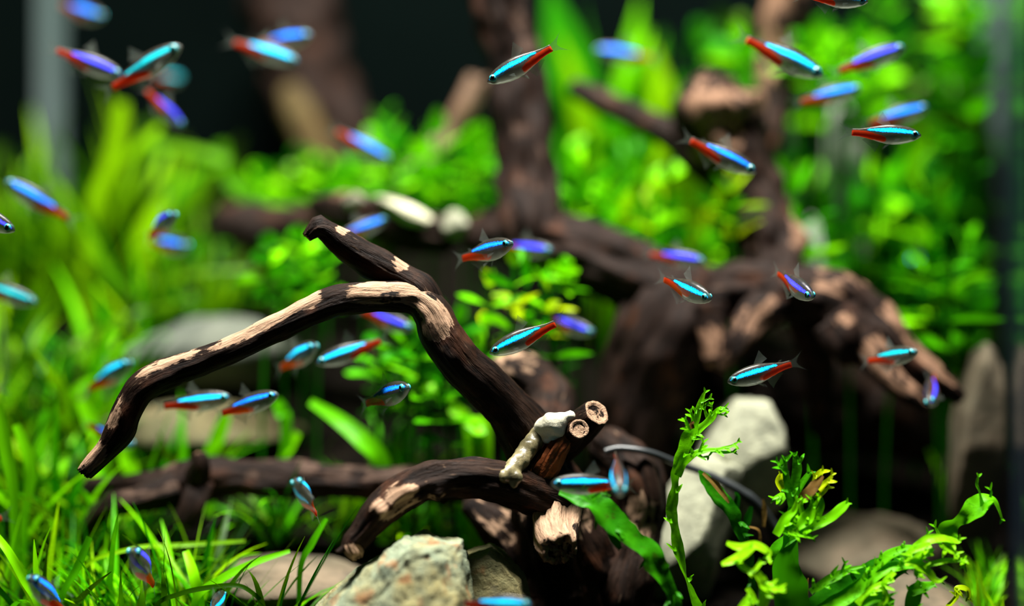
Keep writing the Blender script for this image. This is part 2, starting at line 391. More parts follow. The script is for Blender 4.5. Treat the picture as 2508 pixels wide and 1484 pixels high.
wood('branch', [(1370, 1230, .505, 55), (1270, 1195, .497, 52), (1180, 1170, .49, 50), (1100, 1170, .488, 46), (1030, 1184, .486, 44), (970, 1220, .484, 43), (920, 1262, .482, 40), (882, 1310, .48, 31), (862, 1335, .479, 27), (876, 1362, .478, 17)], front, WOOD, 3, 44, .13, .13, 95, 'broken',
     patches=[(.48, .62, (.1, -1, -.1), .55, .40), (.62, .75, (0, -1, -.1), .6, .46), (.76, .84, (0, -.9, .1), .7, .45), (.96, 1.0, (.3, -1, 0), .0, .8)], knots=[(.66, (.2, -1, -.1), .0025, .35), (.80, (0, -1, .2), .0022, .4), (.56, (.6, -.5, -.7), .002, .4)], step=.0011)
wood('twig', [(862, 1325, .479, 16), (842, 1343, .478, 9), (824, 1351, .477, 5)], front, WOOD, 4, 20, .1, .1, 90, 'broken')
wood('trunk', [(1290, 1090, .525, 45), (1320, 1140, .525, 75), (1345, 1220, .525, 92), (1370, 1320, .525, 98), (1400, 1420, .53, 115), (1420, 1530, .53, 120)], front, WOOD, 5, 48, .22, .16, 70, cap0='round', patches=[(.10, .40, (-.2, -1, .5), .5, .52), (.3, .5, (.1, -1, .2), .6, .55)])
wood('stub', [(1330, 1130, .522, 48), (1390, 1075, .512, 46), (1435, 1035, .503, 42), (1460, 1012, .499, 35)], front, WOOD, 6, 36, .10, .08, 80, 'cut')
wood('stub', [(1390, 1080, .508, 30), (1408, 1062, .500, 27), (1418, 1051, .495, 25)], front, WOOD, 7, 30, .08, .06, 80, 'cut')
wood('stub', [(1370, 1200, .515, 66), (1362, 1262, .503, 62), (1362, 1310, .495, 56), (1372, 1345, .489, 50)], front, WOOD, 8, 40, .16, .14, 80, 'broken', patches=[(.45, 1.0, (-.2, -1, .5), .25, .95)])
wood('root', [(1470, 1085, .545, 40), (1530, 1130, .54, 62), (1565, 1200, .535, 66), (1560, 1290, .535, 62), (1520, 1400, .53, 80), (1490, 1520, .53, 90)], front, WOOD, 9, 40, .24, .16, 90, cap0='round', patches=[(.35, .62, (0, -1, .5), .55, .55)])
wood('root', [(1150, 1235, .535, 26), (1200, 1275, .535, 44), (1270, 1340, .535, 62), (1340, 1440, .535, 85), (1390, 1540, .535, 100)], front, WOOD, 10, 36, .22, .12, 80, cap0='round', patches=[(.0, .35, (0, -1, .5), .6, .56)])
wood('root', [(1210, 905, .56, 30), (1260, 910, .56, 50), (1320, 935, .56, 58), (1350, 990, .555, 60), (1330, 1080, .54, 60)], front, WOOD, 11, 34, .2, .1, 80, cap0='round', patches=[(.0, .3, (0, -.8, .6), .6, .58)])
# strip of bare orange wood and the glue on the knot
wood('bare_wood', [(1386, 1068, .501, 20), (1358, 1110, .4995, 30), (1330, 1155, .4995, 30), (1308, 1194, .5015, 18)], front, RUST, 12, 30, .35, .35, 160, cap0='round')['label'] = 'strip of bare orange wood'
def blob(name, spots, mat, seed, parent=None):
    rnd = random.Random(seed); v = []; f = []
    for x, y, d, r in spots:
        c = at(x, y, d); r = r * d / F; b = len(v); nu, nv = 14, 9
        for i in range(nv + 1):
            th = math.pi * i / nv
            for j in range(nu):
                ph = 2 * math.pi * j / nu; n_ = Vector((math.sin(th) * math.cos(ph), math.sin(th) * math.sin(ph), math.cos(th)))
                v.append(c + n_ * r * (1 + .3 * fbm((c + n_ * r) * 300, 2)))
        for i in range(nv):
            for j in range(nu):
                f.append((b + i * nu + j, b + (i + 1) * nu + j, b + (i + 1) * nu + (j + 1) % nu, b + i * nu + (j + 1) % nu))
    org = Vector(parent.location) if parent is not None else Vector((0, 0, 0))
    o = link(name, mesh(name, [q - org for q in v], f, mat), parent)
    r_ = o.modifiers.new('remesh', 'REMESH'); r_.mode = 'VOXEL'; r_.voxel_size = .00055; r_.use_smooth_shade = True
    s_ = o.modifiers.new('smooth', 'SMOOTH'); s_.iterations = 5; s_.factor = .6
    return o
glue = empty('silicone_glue', at(1330, 1090, .505), 'cream white glue blob holding the cut stub on the driftwood knot', 'glue')
blob('glue_blob', [(1335, 1045, .499, 28), (1352, 1038, .498, 30), (1372, 1030, .498, 24), (1396, 1020, .498, 15), (1345, 1062, .499, 26), (1322, 1060, .500, 20), (1366, 1052, .498, 22)], GLUE, 1, glue)
blob('glue_run', [(1320, 1066, .500, 24), (1306, 1082, .499, 24), (1294, 1098, .497, 24), (1284, 1114, .496, 24), (1272, 1130, .494, 25), (1258, 1146, .492, 25), (1246, 1158, .490, 24), (1232, 1166, .488, 18), (1262, 1168, .489, 18), (1258, 1186, .489, 12)], GLUEB, 2, glue)

# low log lying behind the arch
base = at(600, 1290, .56); base.z = ground(base.x, base.y)
log = empty('fallen_log', base, 'brown driftwood log lying low behind the small front branch', 'driftwood')
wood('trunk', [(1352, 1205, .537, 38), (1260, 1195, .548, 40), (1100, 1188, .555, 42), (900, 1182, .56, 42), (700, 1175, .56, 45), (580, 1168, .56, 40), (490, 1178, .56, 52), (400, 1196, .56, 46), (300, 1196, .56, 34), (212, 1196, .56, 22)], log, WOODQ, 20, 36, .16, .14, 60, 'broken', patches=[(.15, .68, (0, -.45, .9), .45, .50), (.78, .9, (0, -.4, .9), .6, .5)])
wood('branch', [(430, 1200, .555, 44), (350, 1222, .55, 36), (270, 1240, .55, 30), (228, 1275, .55, 22), (205, 1318, .55, 12)], log, WOODQ, 21, 30, .16, .12, 60, 'broken', patches=[(.0, .5, UPF, .6, .52)])
wood('stub', [(485, 1190, .555, 38), (470, 1240, .55, 30), (446, 1284, .548, 22)], log, WOODR, 22, 26, .16, .12, 60, 'broken')
wood('stub', [(480, 1180, .555, 40), (492, 1140, .55, 24), (490, 1112, .55, 16)], log, WOODR, 23, 26, .16, .12, 60, 'broken')

# big piece at the back: trunk, diagonal limb, foot, right-hand roots
base = at(1550, 1250, .60); base.z = ground(base.x, base.y)
big = empty('driftwood_stump', base, 'large brown driftwood with upright trunk and clawed roots behind the fish', 'driftwood')
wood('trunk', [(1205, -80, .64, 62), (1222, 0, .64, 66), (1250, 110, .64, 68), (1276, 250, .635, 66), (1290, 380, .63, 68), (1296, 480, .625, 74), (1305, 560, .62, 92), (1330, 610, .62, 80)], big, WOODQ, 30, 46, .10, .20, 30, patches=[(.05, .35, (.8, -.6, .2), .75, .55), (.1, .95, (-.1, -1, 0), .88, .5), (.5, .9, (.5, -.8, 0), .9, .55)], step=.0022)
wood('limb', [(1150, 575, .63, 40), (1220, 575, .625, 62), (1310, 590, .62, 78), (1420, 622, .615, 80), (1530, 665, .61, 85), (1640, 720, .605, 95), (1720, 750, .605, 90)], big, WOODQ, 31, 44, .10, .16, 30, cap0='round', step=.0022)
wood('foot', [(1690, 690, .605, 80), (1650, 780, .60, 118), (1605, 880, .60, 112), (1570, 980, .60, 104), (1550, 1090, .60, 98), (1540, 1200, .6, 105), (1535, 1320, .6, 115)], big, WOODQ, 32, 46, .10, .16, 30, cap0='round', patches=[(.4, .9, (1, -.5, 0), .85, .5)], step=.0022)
wood('root', [(1690, 730, .605, 70), (1800, 715, .60, 66), (1900, 712, .595, 66), (2000, 722, .59, 66), (2080, 752, .585, 66), (2150, 800, .58, 55), (2220, 865, .575, 42), (2290, 925, .57, 30), (2352, 975, .57, 17)], big, WOODR, 33, 40, .26, .18, 50, 'broken', patches=[(.40, .56, (0, -.5, .9), .6, .5), (.62, .98, (.5, -.6, .6), .7, .66)])
wood('root', [(2060, 780, .58, 55), (2120, 850, .572, 46), (2180, 920, .566, 34), (2230, 962, .562, 26), (2275, 995, .56, 17)], big, WOODR, 34, 34, .2, .14, 50, 'broken', patches=[(.3, 1.0, (-.2, -.8, .5), .35, .62)])
wood('root', [(1900, 740, .59, 50), (1840, 790, .585, 40), (1800, 850, .58, 30), (1765, 905, .58, 16)], big, WOODR, 35, 30, .25, .16, 50, 'broken', patches=[(.1, 1.0, (.2, -.9, .4), .5, .58)])
wood('root', [(1730, 760, .59, 50), (1745, 830, .585, 34), (1748, 890, .58, 18)], big, WOODR, 36, 30, .25, .16, 50, 'broken', patches=[(.3, 1.0, (-.2, -.9, .4), .5, .62)])
wood('root', [(2040, 790, .575, 50), (2070, 840, .572, 46), (2080, 890, .572, 26)], big, WOODR, 37, 30, .28, .16, 60, 'broken', patches=[(.0, .4, (0, -.6, .8), .6, .55)])
wood('root', [(1980, 770, .60, 50), (2000, 860, .60, 45), (2010, 960, .60, 30), (2020, 1060, .6, 30)], big, WOODR, 38, 28, .2, .12, 50)
wood('root', [(1700, 860, .655, 110), (1820, 930, .66, 140), (1960, 960, .66, 150), (2120, 980, .66, 120), (2280, 1080, .65, 70)], big, WOODR, 39, 30, .2, .12, 30, cap0='round')  # root mass added to fill the shadowed hollow under the roots
# upright knobbly limb on the right
base = at(1895, 720, .62)
up = empty('driftwood_limb', base, 'knobbly upright driftwood limb with pale scars rising among right-hand plants', 'driftwood')
wood('trunk', [(1900, 738, .607, 74), (1890, 640, .618, 76), (1870, 520, .63, 62), (1835, 420, .635, 62), (1790, 335, .64, 80), (1750, 270, .64, 90), (1738, 225, .64, 72)], up, WOODR, 40, 44, .30, .24, 75, patches=[(.80, 1.0, (-.1, -1, .4), .7, .8), (.70, .84, (-.9, -.5, .3), .5, .85), (.80, .97, (.8, -.6, .3), .75, .8), (.88, 1.0, (.4, -.6, .8), .7, .7), (.1, .35, (.8, -.6, 0), .8, .5)], knots=[(.78, (-.9, -.5, .2), .006, .55), (.88, (.8, -.6, .2), .006, .4), (.95, (-.1, -.8, .6), .005, .35)], step=.0016)
wood('branch', [(1405, 215, .665, 20), (1480, 250, .66, 28), (1560, 285, .655, 32), (1640, 330, .65, 36), (1720, 400, .645, 38), (1800, 470, .64, 40)], up, WOODQ, 41, 30, .12, .14, 40, cap0='round', patches=[(.0, .6, UP_, .5, .46)])
wood('branch', [(1840, 430, .665, 36), (1880, 300, .69, 42), (1905, 160, .70, 48), (1922, 50, .70, 56), (1935, -60, .70, 58)], up, WOODR, 42, 36, .12, .16, 40, patches=[(.5, 1.0, (-.6, -.9, .2), .45, .66)], step=.0022)
# thin stick, far trunk, mid logs
stick = empty('driftwood_stick', at(965, 505, .69), 'thin pale brown stick leaning beside the upright trunk', 'driftwood')
wood('stick', [(935, 900, .69, 26), (940, 700, .69, 25), (955, 540, .69, 25), (985, 470, .69, 27), (1015, 425, .69, 25), (1070, 362, .695, 25), (1105, 325, .70, 29), (1140, 268, .70, 33), (1168, 195, .70, 26)], stick, WOODT, 50, 28, .12, .12, 40, 'broken')
far = empty('far_trunk', at(860, 470, .85), 'dim dark trunk standing far back against the black back pane', 'driftwood')
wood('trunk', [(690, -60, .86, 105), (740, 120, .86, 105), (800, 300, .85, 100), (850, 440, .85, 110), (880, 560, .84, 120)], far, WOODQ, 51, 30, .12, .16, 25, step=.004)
wood('limb', [(712, 220, .825, 26), (735, 290, .825, 40), (765, 350, .825, 44), (800, 420, .825, 40)], far, WOODY, 52, 28, .12, .12, 30, cap0='round')
midlog = empty('mossy_log', at(1000, 640, .63), 'dark log with pale stones on top behind the forked branch tip', 'driftwood')
wood('trunk', [(770, 505, .64, 26), (850, 520, .635, 44), (1000, 560, .63, 55), (1092, 578, .63, 46)], midlog, WOODR, 53, 34, .2, .12, 50, cap0='round', patches=[(.0, .4, UPF, .6, .55)])
stump = empty('dark_stump', at(620, 600, .70), 'short black wood stump among bright leaves and grass', 'driftwood')
wood('trunk', [(545, 545, .70, 44), (600, 550, .70, 58), (680, 545, .70, 44), (760, 535, .70, 34)], stump, WOODQ, 54, 28, .2, .12, 40, cap0='round')
wood('root', [(640, 560, .70, 44), (655, 680, .70, 40), (650, 800, .70, 42), (655, 930, .70, 50)], stump, WOODQ, 55, 26, .2, .14, 40, cap0='round')

# ------------------------------------------------------------------ stones
def stone(name, x, y, d, rx, ry, rz_depth, mat, seed, label, cuts=7, rough=.12, rot=0, sink=True, nu=44, nv=30, group=None, cutr=(.62, .92), planes=None):
    rnd = random.Random(seed); s = d / F
    planes = [(Vector(a).normalized(), c) for a, c in (planes or [])]
    for k in range(cuts if not planes else 0):
        n_ = Vector((rnd.uniform(-1, 1), rnd.uniform(-1, 1), rnd.uniform(-1, 1))).normalized(); planes.append((n_, rnd.uniform(*cutr)))
    v = []; f = []; R_ = Matrix.Rotation(rot, 3, 'Y'); so = Vector((seed * 3.3, seed, 0))
    for i in range(nv + 1):
        th = math.pi * i / nv
        for j in range(nu):
            ph = 2 * math.pi * j / nu; n_ = Vector((math.sin(th) * math.cos(ph), math.sin(th) * math.sin(ph), math.cos(th)))
            r = 1 + rough * 1.5 * fbm(n_ * 1.3 + so, 3); p = n_ * r
            for q, c in planes:
                e = p.dot(q) - c
                if e > 0: p = p - q * e * .9
            p = p + n_ * rough * .35 * fbm(n_ * 5 + so, 3) + n_ * .018 * noise.noise(n_ * 17 + so)
            p = R_ @ Vector((p.x * rx * s, p.y * rz_depth, p.z * ry * s)); v.append(p)
    for i in range(nv):
        for j in range(nu): f.append((i * nu + j, (i + 1) * nu + j, (i + 1) * nu + (j + 1) % nu, i * nu + (j + 1) % nu))
    o = link(name, mesh(name, v, f, mat)); o.location = at(x, y, d); props(o, label, 'stone', group); return o
stone('stone', 985, 1500, .475, 235, 215, .026, ST_TAN, 11, 'angular greenish tan stone with rusty specks under the low front branch', 0, .20, 0, nu=110, nv=80, planes=[((-.75, -.2, .75), .55), ((0, -.2, 1), .80), ((.15, -.1, 1), .82), ((1, -.1, .1), .66), ((.9, -.6, .4), .68), ((.25, -1, .35), .62), ((-.35, -1, .4), .60), ((0, -1, -.2), .7), ((-.6, .2, .9), .68), ((0, 1, .2), .7)])
stone('stone', 1195, 1500, .496, 132, 178, .018, ST_OLIVE, 4, 'mossy olive stone leaning against the angular tan stone', 0, .14, 0, nu=70, nv=50, planes=[((-.2, -.1, 1), .84), ((.6, -.1, .8), .72), ((1, -.2, .2), .70), ((.2, -1, .3), .62), ((-.4, -1, .2), .64), ((-1, 0, .2), .7), ((0, 1, 0), .7)])
stone('stone', 1828, 1118, .575, 122, 162, .026, ST_PALE, 21, 'pale smooth stone standing upright in front of the dark hollow', 0, .12, .1, planes=[((1, -.2, .15), .74), ((.8, -.2, .7), .80), ((0, -.1, 1), .84), ((-.9, -.2, .5), .66), ((-.1, -1, .35), .66), ((.3, -.9, -.5), .62), ((-.5, -.6, -.6), .7), ((0, 1, 0), .7)])
stone('stone', 1700, 1300, .562, 118, 215, .028, ST_PALE, 33, 'long pale grey stone leaning below the upright pale stone', 0, .12, .33, planes=[((1, -.3, .1), .62), ((.5, -.8, .2), .62), ((-.6, -.8, .3), .60), ((-.9, 0, .4), .7), ((0, 0, 1), .85), ((.2, -.8, -.6), .66), ((0, 1, 0), .7)])
stone('stone', 2120, 1390, .60, 190, 135, .03, ST_BROWN, 8, 'broad brown stone behind the curled fern frond', 6, .10)
stone('stone', 2250, 1480, .548, 130, 70, .03, ST_BROWN, 9, 'low pinkish brown stone half hidden beneath the fern', 5, .1)
stone('stone', 520, 870, .66, 210, 95, .03, ST_GREY, 14, 'broad flat grey stone behind the arching branch', 6, .10)
stone('stone', 500, 1060, .625, 260, 75, .035, ST_SLAB, 15, 'low olive brown slab under the arching branch', 6, .1)
stone('stone', 690, 1430, .545, 210, 66, .03, ST_BROWN, 16, 'flat brown slab among grass beside the angular tan stone', 6, .1)
stone('stone', 560, 1300, .57, 60, 36, .012, ST_GREY, 17, 'small grey pebble in grass below the fallen log', 5, .1)
stone('stone', 165, 975, .66, 85, 45, .02, ST_OLIVE, 18, 'small pale stone sunk in the grass tufts', 5, .1)
stone('stone', 995, 526, .628, 88, 28, .010, ST_CREAM, 19, 'long cream white stone resting on the dark log', 5, .08, .42)
stone('stone', 868, 497, .63, 28, 22, .006, ST_PALE, 20, 'small round pale stone on the left end of the dark log', 4, .1)
stone('stone', 1115, 550, .622, 32, 36, .007, ST_PALE, 22, 'grey white pebble beside the upright trunk on the dark log', 4, .1)
stone('stone', 1892, 730, .712, 74, 500, .012, ST_WHITE, 23, 'tall pale square-topped stone showing between leaves beside the knobbly limb', 0, .10, 0, nu=40, nv=60, planes=[((0, 0, 1), .90), ((1, 0, 0), .8), ((-1, 0, 0), .8), ((0, -1, 0), .7), ((0, 1, 0), .7)])
stone('stone', 2070, 690, .735, 62, 470, .012, ST_WHITE, 24, 'tall pale grey stone behind two blue fish and leaves', 0, .12, 0, nu=40, nv=60, planes=[((.3, 0, 1), .90), ((1, 0, 0), .8), ((-1, 0, 0), .75), ((0, -1, 0), .7), ((0, 1, 0), .7)])
stone('stone', 1985, 850, .69, 40, 330, .008, ST_WHITE, 25, 'narrow pale stone behind the foot of the knobbly limb', 0, .12, 0, nu=36, nv=50, planes=[((-.3, 0, 1), .92), ((1, 0, 0), .8), ((-1, 0, 0), .8), ((0, -1, 0), .7)])
stone('stone', 2394, 1130, .60, 76, 280, .014, ST_BROWN, 26, 'brown stone standing by the side pane', 0, .12, .05, nu=44, nv=50, planes=[((-.6, -.2, .8), .82), ((1, 0, 0), .6), ((-1, -.2, .1), .8), ((0, -1, .1), .7), ((0, -1, -.9), .42)])  # front undercut added so that the lower part falls in shade

# ------------------------------------------------------------------ grey tube
def pipe(name, pts, mat, label, cat, seg=10):
    P = [at(x, y, d) for x, y, d, r in pts]; R = [r * d / F for x, y, d, r in pts]; v = []; f = []; S = []
    for k in range(len(P) - 1):
        for j in range(8): S.append((crom(P, k, j / 8), R[k]))
    S.append((P[-1], R[-1]))
    for k, (c, r) in enumerate(S):
        t = (S[clampi(k + 1, len(S))][0] - S[clampi(k - 1, len(S))][0]).normalized(); u = t.cross(Vector((0, 1, 0))).normalized(); w_ = t.cross(u)
        for j in range(seg):
            a = j / seg * 2 * math.pi; v.append(c + (u * math.cos(a) + w_ * math.sin(a)) * r)
    for k in range(len(S) - 1):
        for j in range(seg): f.append((k * seg + j, k * seg + (j + 1) % seg, (k + 1) * seg + (j + 1) % seg, (k + 1) * seg + j))
    f.append(tuple(range(seg))); f.append(tuple(range((len(S) - 1) * seg, len(S) * seg)))
    return props(link(name, mesh(name, v, f, mat)), label, cat)
pipe('air_tube', [(1482, 1106, .5285, 8), (1520, 1098, .5285, 8), (1590, 1108, .5285, 8), (1660, 1135, .534, 9), (1740, 1165, .537, 11), (1830, 1215, .537, 14), (1890, 1290, .545, 16), (1920, 1400, .55, 16)], TUBEM, 'thin grey tube bending across the pale stones', 'tube')

# ------------------------------------------------------------------ neon tetras
PROF = [(0, .012, .012), (.025, .042, .036), (.06, .066, .058), (.12, .092, .086), (.2, .114, .112), (.3, .130, .134), (.4, .136, .142), (.5, .132, .136), (.6, .115, .115), (.7, .092, .088), (.8, .070, .066), (.9, .054, .050), (1.0, .052, .048)]
def prof(u):
    for (a, b, c), (d, e, f) in zip(PROF, PROF[1:]):
        if u <= d:
            t = (u - a) / (d - a); t = t * t * (3 - 2 * t) * .4 + t * .6; return lerp(b, e, t), lerp(c, f, t)
    return PROF[-1][1], PROF[-1][2]
PROF = [(u, a * 1.07, b * 1.07) for u, a, b in PROF]
def bend_y(u, bend): return bend * max(0, u - .35) ** 2
def fish_body(L_, bend, fat, mat):
    nu, ns = 40, 24; v = []; f = []; A = {'stripe': [], 'red': [], 'updown': []}
    for i in range(nu + 1):
        u = (i / nu) ** 1.15; a, b = prof(u); wd = (a + b) * .5 * lerp(.62, .30, sstep(.35, 1, u)) * fat
        for j in range(ns):
            th = 2 * math.pi * j / ns; cz, sy = math.cos(th), math.sin(th)
            zz = cz * (a if cz > 0 else b); yy = math.copysign(abs(sy) ** .9, sy) * wd
            v.append(Vector((-u * L_, (yy + bend_y(u, bend)) * L_, zz * L_)))
            h = zz / a if zz > 0 else zz / b
            cen = lerp(.30, .34, sstep(.1, .5, u)); cen = lerp(cen, .62, sstep(.5, .85, u)); hw = lerp(.36, .24, sstep(.4, .85, u))
            s = clamp(1 - abs(h - cen) / hw) * sstep(.015, .06, u) * (1 - sstep(.74, .82, u)); A['stripe'].append(float(min(1, s * 1.3)))
            top = lerp(-.35, .55, sstep(.5, .95, u)); r = sstep(.46, .56, u) * (1 - sstep(top - .15, top + .2, h)) * lerp(sstep(-1.0, -.75, h), 1, sstep(.6, .8, u)) * (1 - sstep(.985, 1.0, u) * .4)
            A['red'].append(float(r)); A['updown'].append(float(h * .5 + .5))
    for i in range(nu):
        for j in range(ns): f.append((i * ns + j, i * ns + (j + 1) % ns, (i + 1) * ns + (j + 1) % ns, (i + 1) * ns + j))
    f.append(tuple(range(ns))[::-1]); f.append(tuple(nu * ns + j for j in range(ns)))
    return mesh('body', v, f, mat, True, A)
def fin_sheet(rows, L_, bend, name):
    """rows of (u, z, sideways) points, outward"""
    nr, nc = len(rows), len(rows[0]); v = [Vector((-u * L_, (y + bend_y(u, bend)) * L_, z * L_)) for r in rows for u, z, y in r]; f = []
    for i in range(nr - 1):
        for j in range(nc - 1): f.append((i * nc + j, i * nc + j + 1, (i + 1) * nc + j + 1, (i + 1) * nc + j))
    return mesh(name, v, f, FIN)
def ball(r, sq, nu=14, nv=9):
    v = []; f = []
    for i in range(nv + 1):
        th = math.pi * i / nv
        for j in range(nu):
            ph = 2 * math.pi * j / nu; v.append((math.sin(th) * math.cos(ph) * r, math.cos(th) * r * sq, math.sin(th) * math.sin(ph) * r))
    for i in range(nv):
        for j in range(nu): f.append((i * nu + j, i * nu + (j + 1) % nu, (i + 1) * nu + (j + 1) % nu, (i + 1) * nu + j))
    return v, f
def fish(hx, hy, tx, ty, d, sgn, col, label, bend=0.0, roll=0.0, length=.0295, detail=True, fat=1.0, group='school of neon tetras'):
    """head and tail-tip pixels; sgn > 0: tail lies further away than the head"""
    h2 = at(hx, hy, d); t2 = at(tx, ty, d); app = (h2 - t2).length
    if app > length * .995: length = app / .995
    dy = math.sqrt(max(0, length ** 2 - app ** 2)) * sgn
    head = at(hx, hy, d - dy / 2); tail = at(tx, ty, d + dy / 2); length = (head - tail).length
    X = (head - tail).normalized(); Z = Vector((0, 0, 1)); Z = (Z - X * Z.dot(X)).normalized(); Y = Z.cross(X)
    q = Quaternion(X, math.radians(roll)); Y = q @ Y; Z = q @ Z
    M = Matrix(((X.x, Y.x, Z.x, head.x), (X.y, Y.y, Z.y, head.y), (X.z, Y.z, Z.z, head.z), (0, 0, 0, 1)))
    L_ = length * .80
    t = empty('neon_tetra', None, label, 'fish', None, M)
    link('body', fish_body(L_, bend, fat, FM[col]), t)
    rows = []
    for w_ in (0, .35, .7, 1):
        r = []
        for k in range(9):
            q_ = -1 + k / 4; ln = .10 + .19 * abs(q_) ** 1.4
            r.append((.985 + ln * w_, q_ * (.045 + .155 * w_ * (.35 + .65 * w_)), 0))
        rows.append(r)
    link('tail_fin', fin_sheet(rows, L_, bend, 'tail_fin'), t)
    a = lambda u: prof(u)[0] * .97; b = lambda u: -prof(u)[1] * .97
    rows = [[(lerp(.44, .56, k / 4) + lerp(.13, .10, k / 4) * w_, lerp(a(.44), a(.56), k / 4) + lerp(.19, .05, (k / 4) ** .8) * w_, .02 * w_) for k in range(5)] for w_ in (0, .5, 1)]
    link('dorsal_fin', fin_sheet(rows, L_, bend, 'dorsal_fin'), t)
    rows = [[(lerp(.58, .80, k / 4) + lerp(.07, .05, k / 4) * w_, lerp(b(.58), b(.80), k / 4) - lerp(.15, .03, (k / 4) ** .7) * w_, 0) for k in range(5)] for w_ in (0, .5, 1)]
    link('anal_fin', fin_sheet(rows, L_, bend, 'anal_fin'), t)
    u0 = .095; a0, b0 = prof(u0); wd = (a0 + b0) * .5 * .62 * fat; r = .050 * L_
    for s in (1, -1):
        v, f = ball(r, .55); e = link('eye', mesh('eye', v, f, IRIS), t, Matrix.Translation((-u0 * L_, s * (wd - .004) * L_, .012 * L_)))
        v, f = ball(r * .62, .6); link('pupil', mesh('pupil', v, f, PUPIL), e, Matrix.Translation((0, s * r * .30, .05 * r)))
        if detail:
            rows = [[(lerp(.42, .46, k / 2) + lerp(.12, .07, k / 2) * w_, b(.44) * .93 - .09 * w_ * (1 - .5 * k / 2), s * (.025 + .05 * w_)) for k in range(3)] for w_ in (0, .5, 1)]
            link('pelvic_fin', fin_sheet(rows, L_, bend, 'pelvic_fin'), t)
            rows = [[(.26 + .13 * w_, -.05 - lerp(.0, .05, k / 2) * w_ - .03 * w_, s * (.065 * fat + .05 * w_)) for k in range(3)] for w_ in (0, .5, 1)]
            link('pectoral_fin', fin_sheet(rows, L_, bend, 'pectoral_fin'), t)
    if detail:
        rows = [[(.80 + .05 * k / 2 + .035 * w_, a(.82) + .03 * w_, 0) for k in range(3)] for w_ in (0, 1)]
        link('adipose_fin', fin_sheet(rows, L_, bend, 'adipose_fin'), t)
    return t
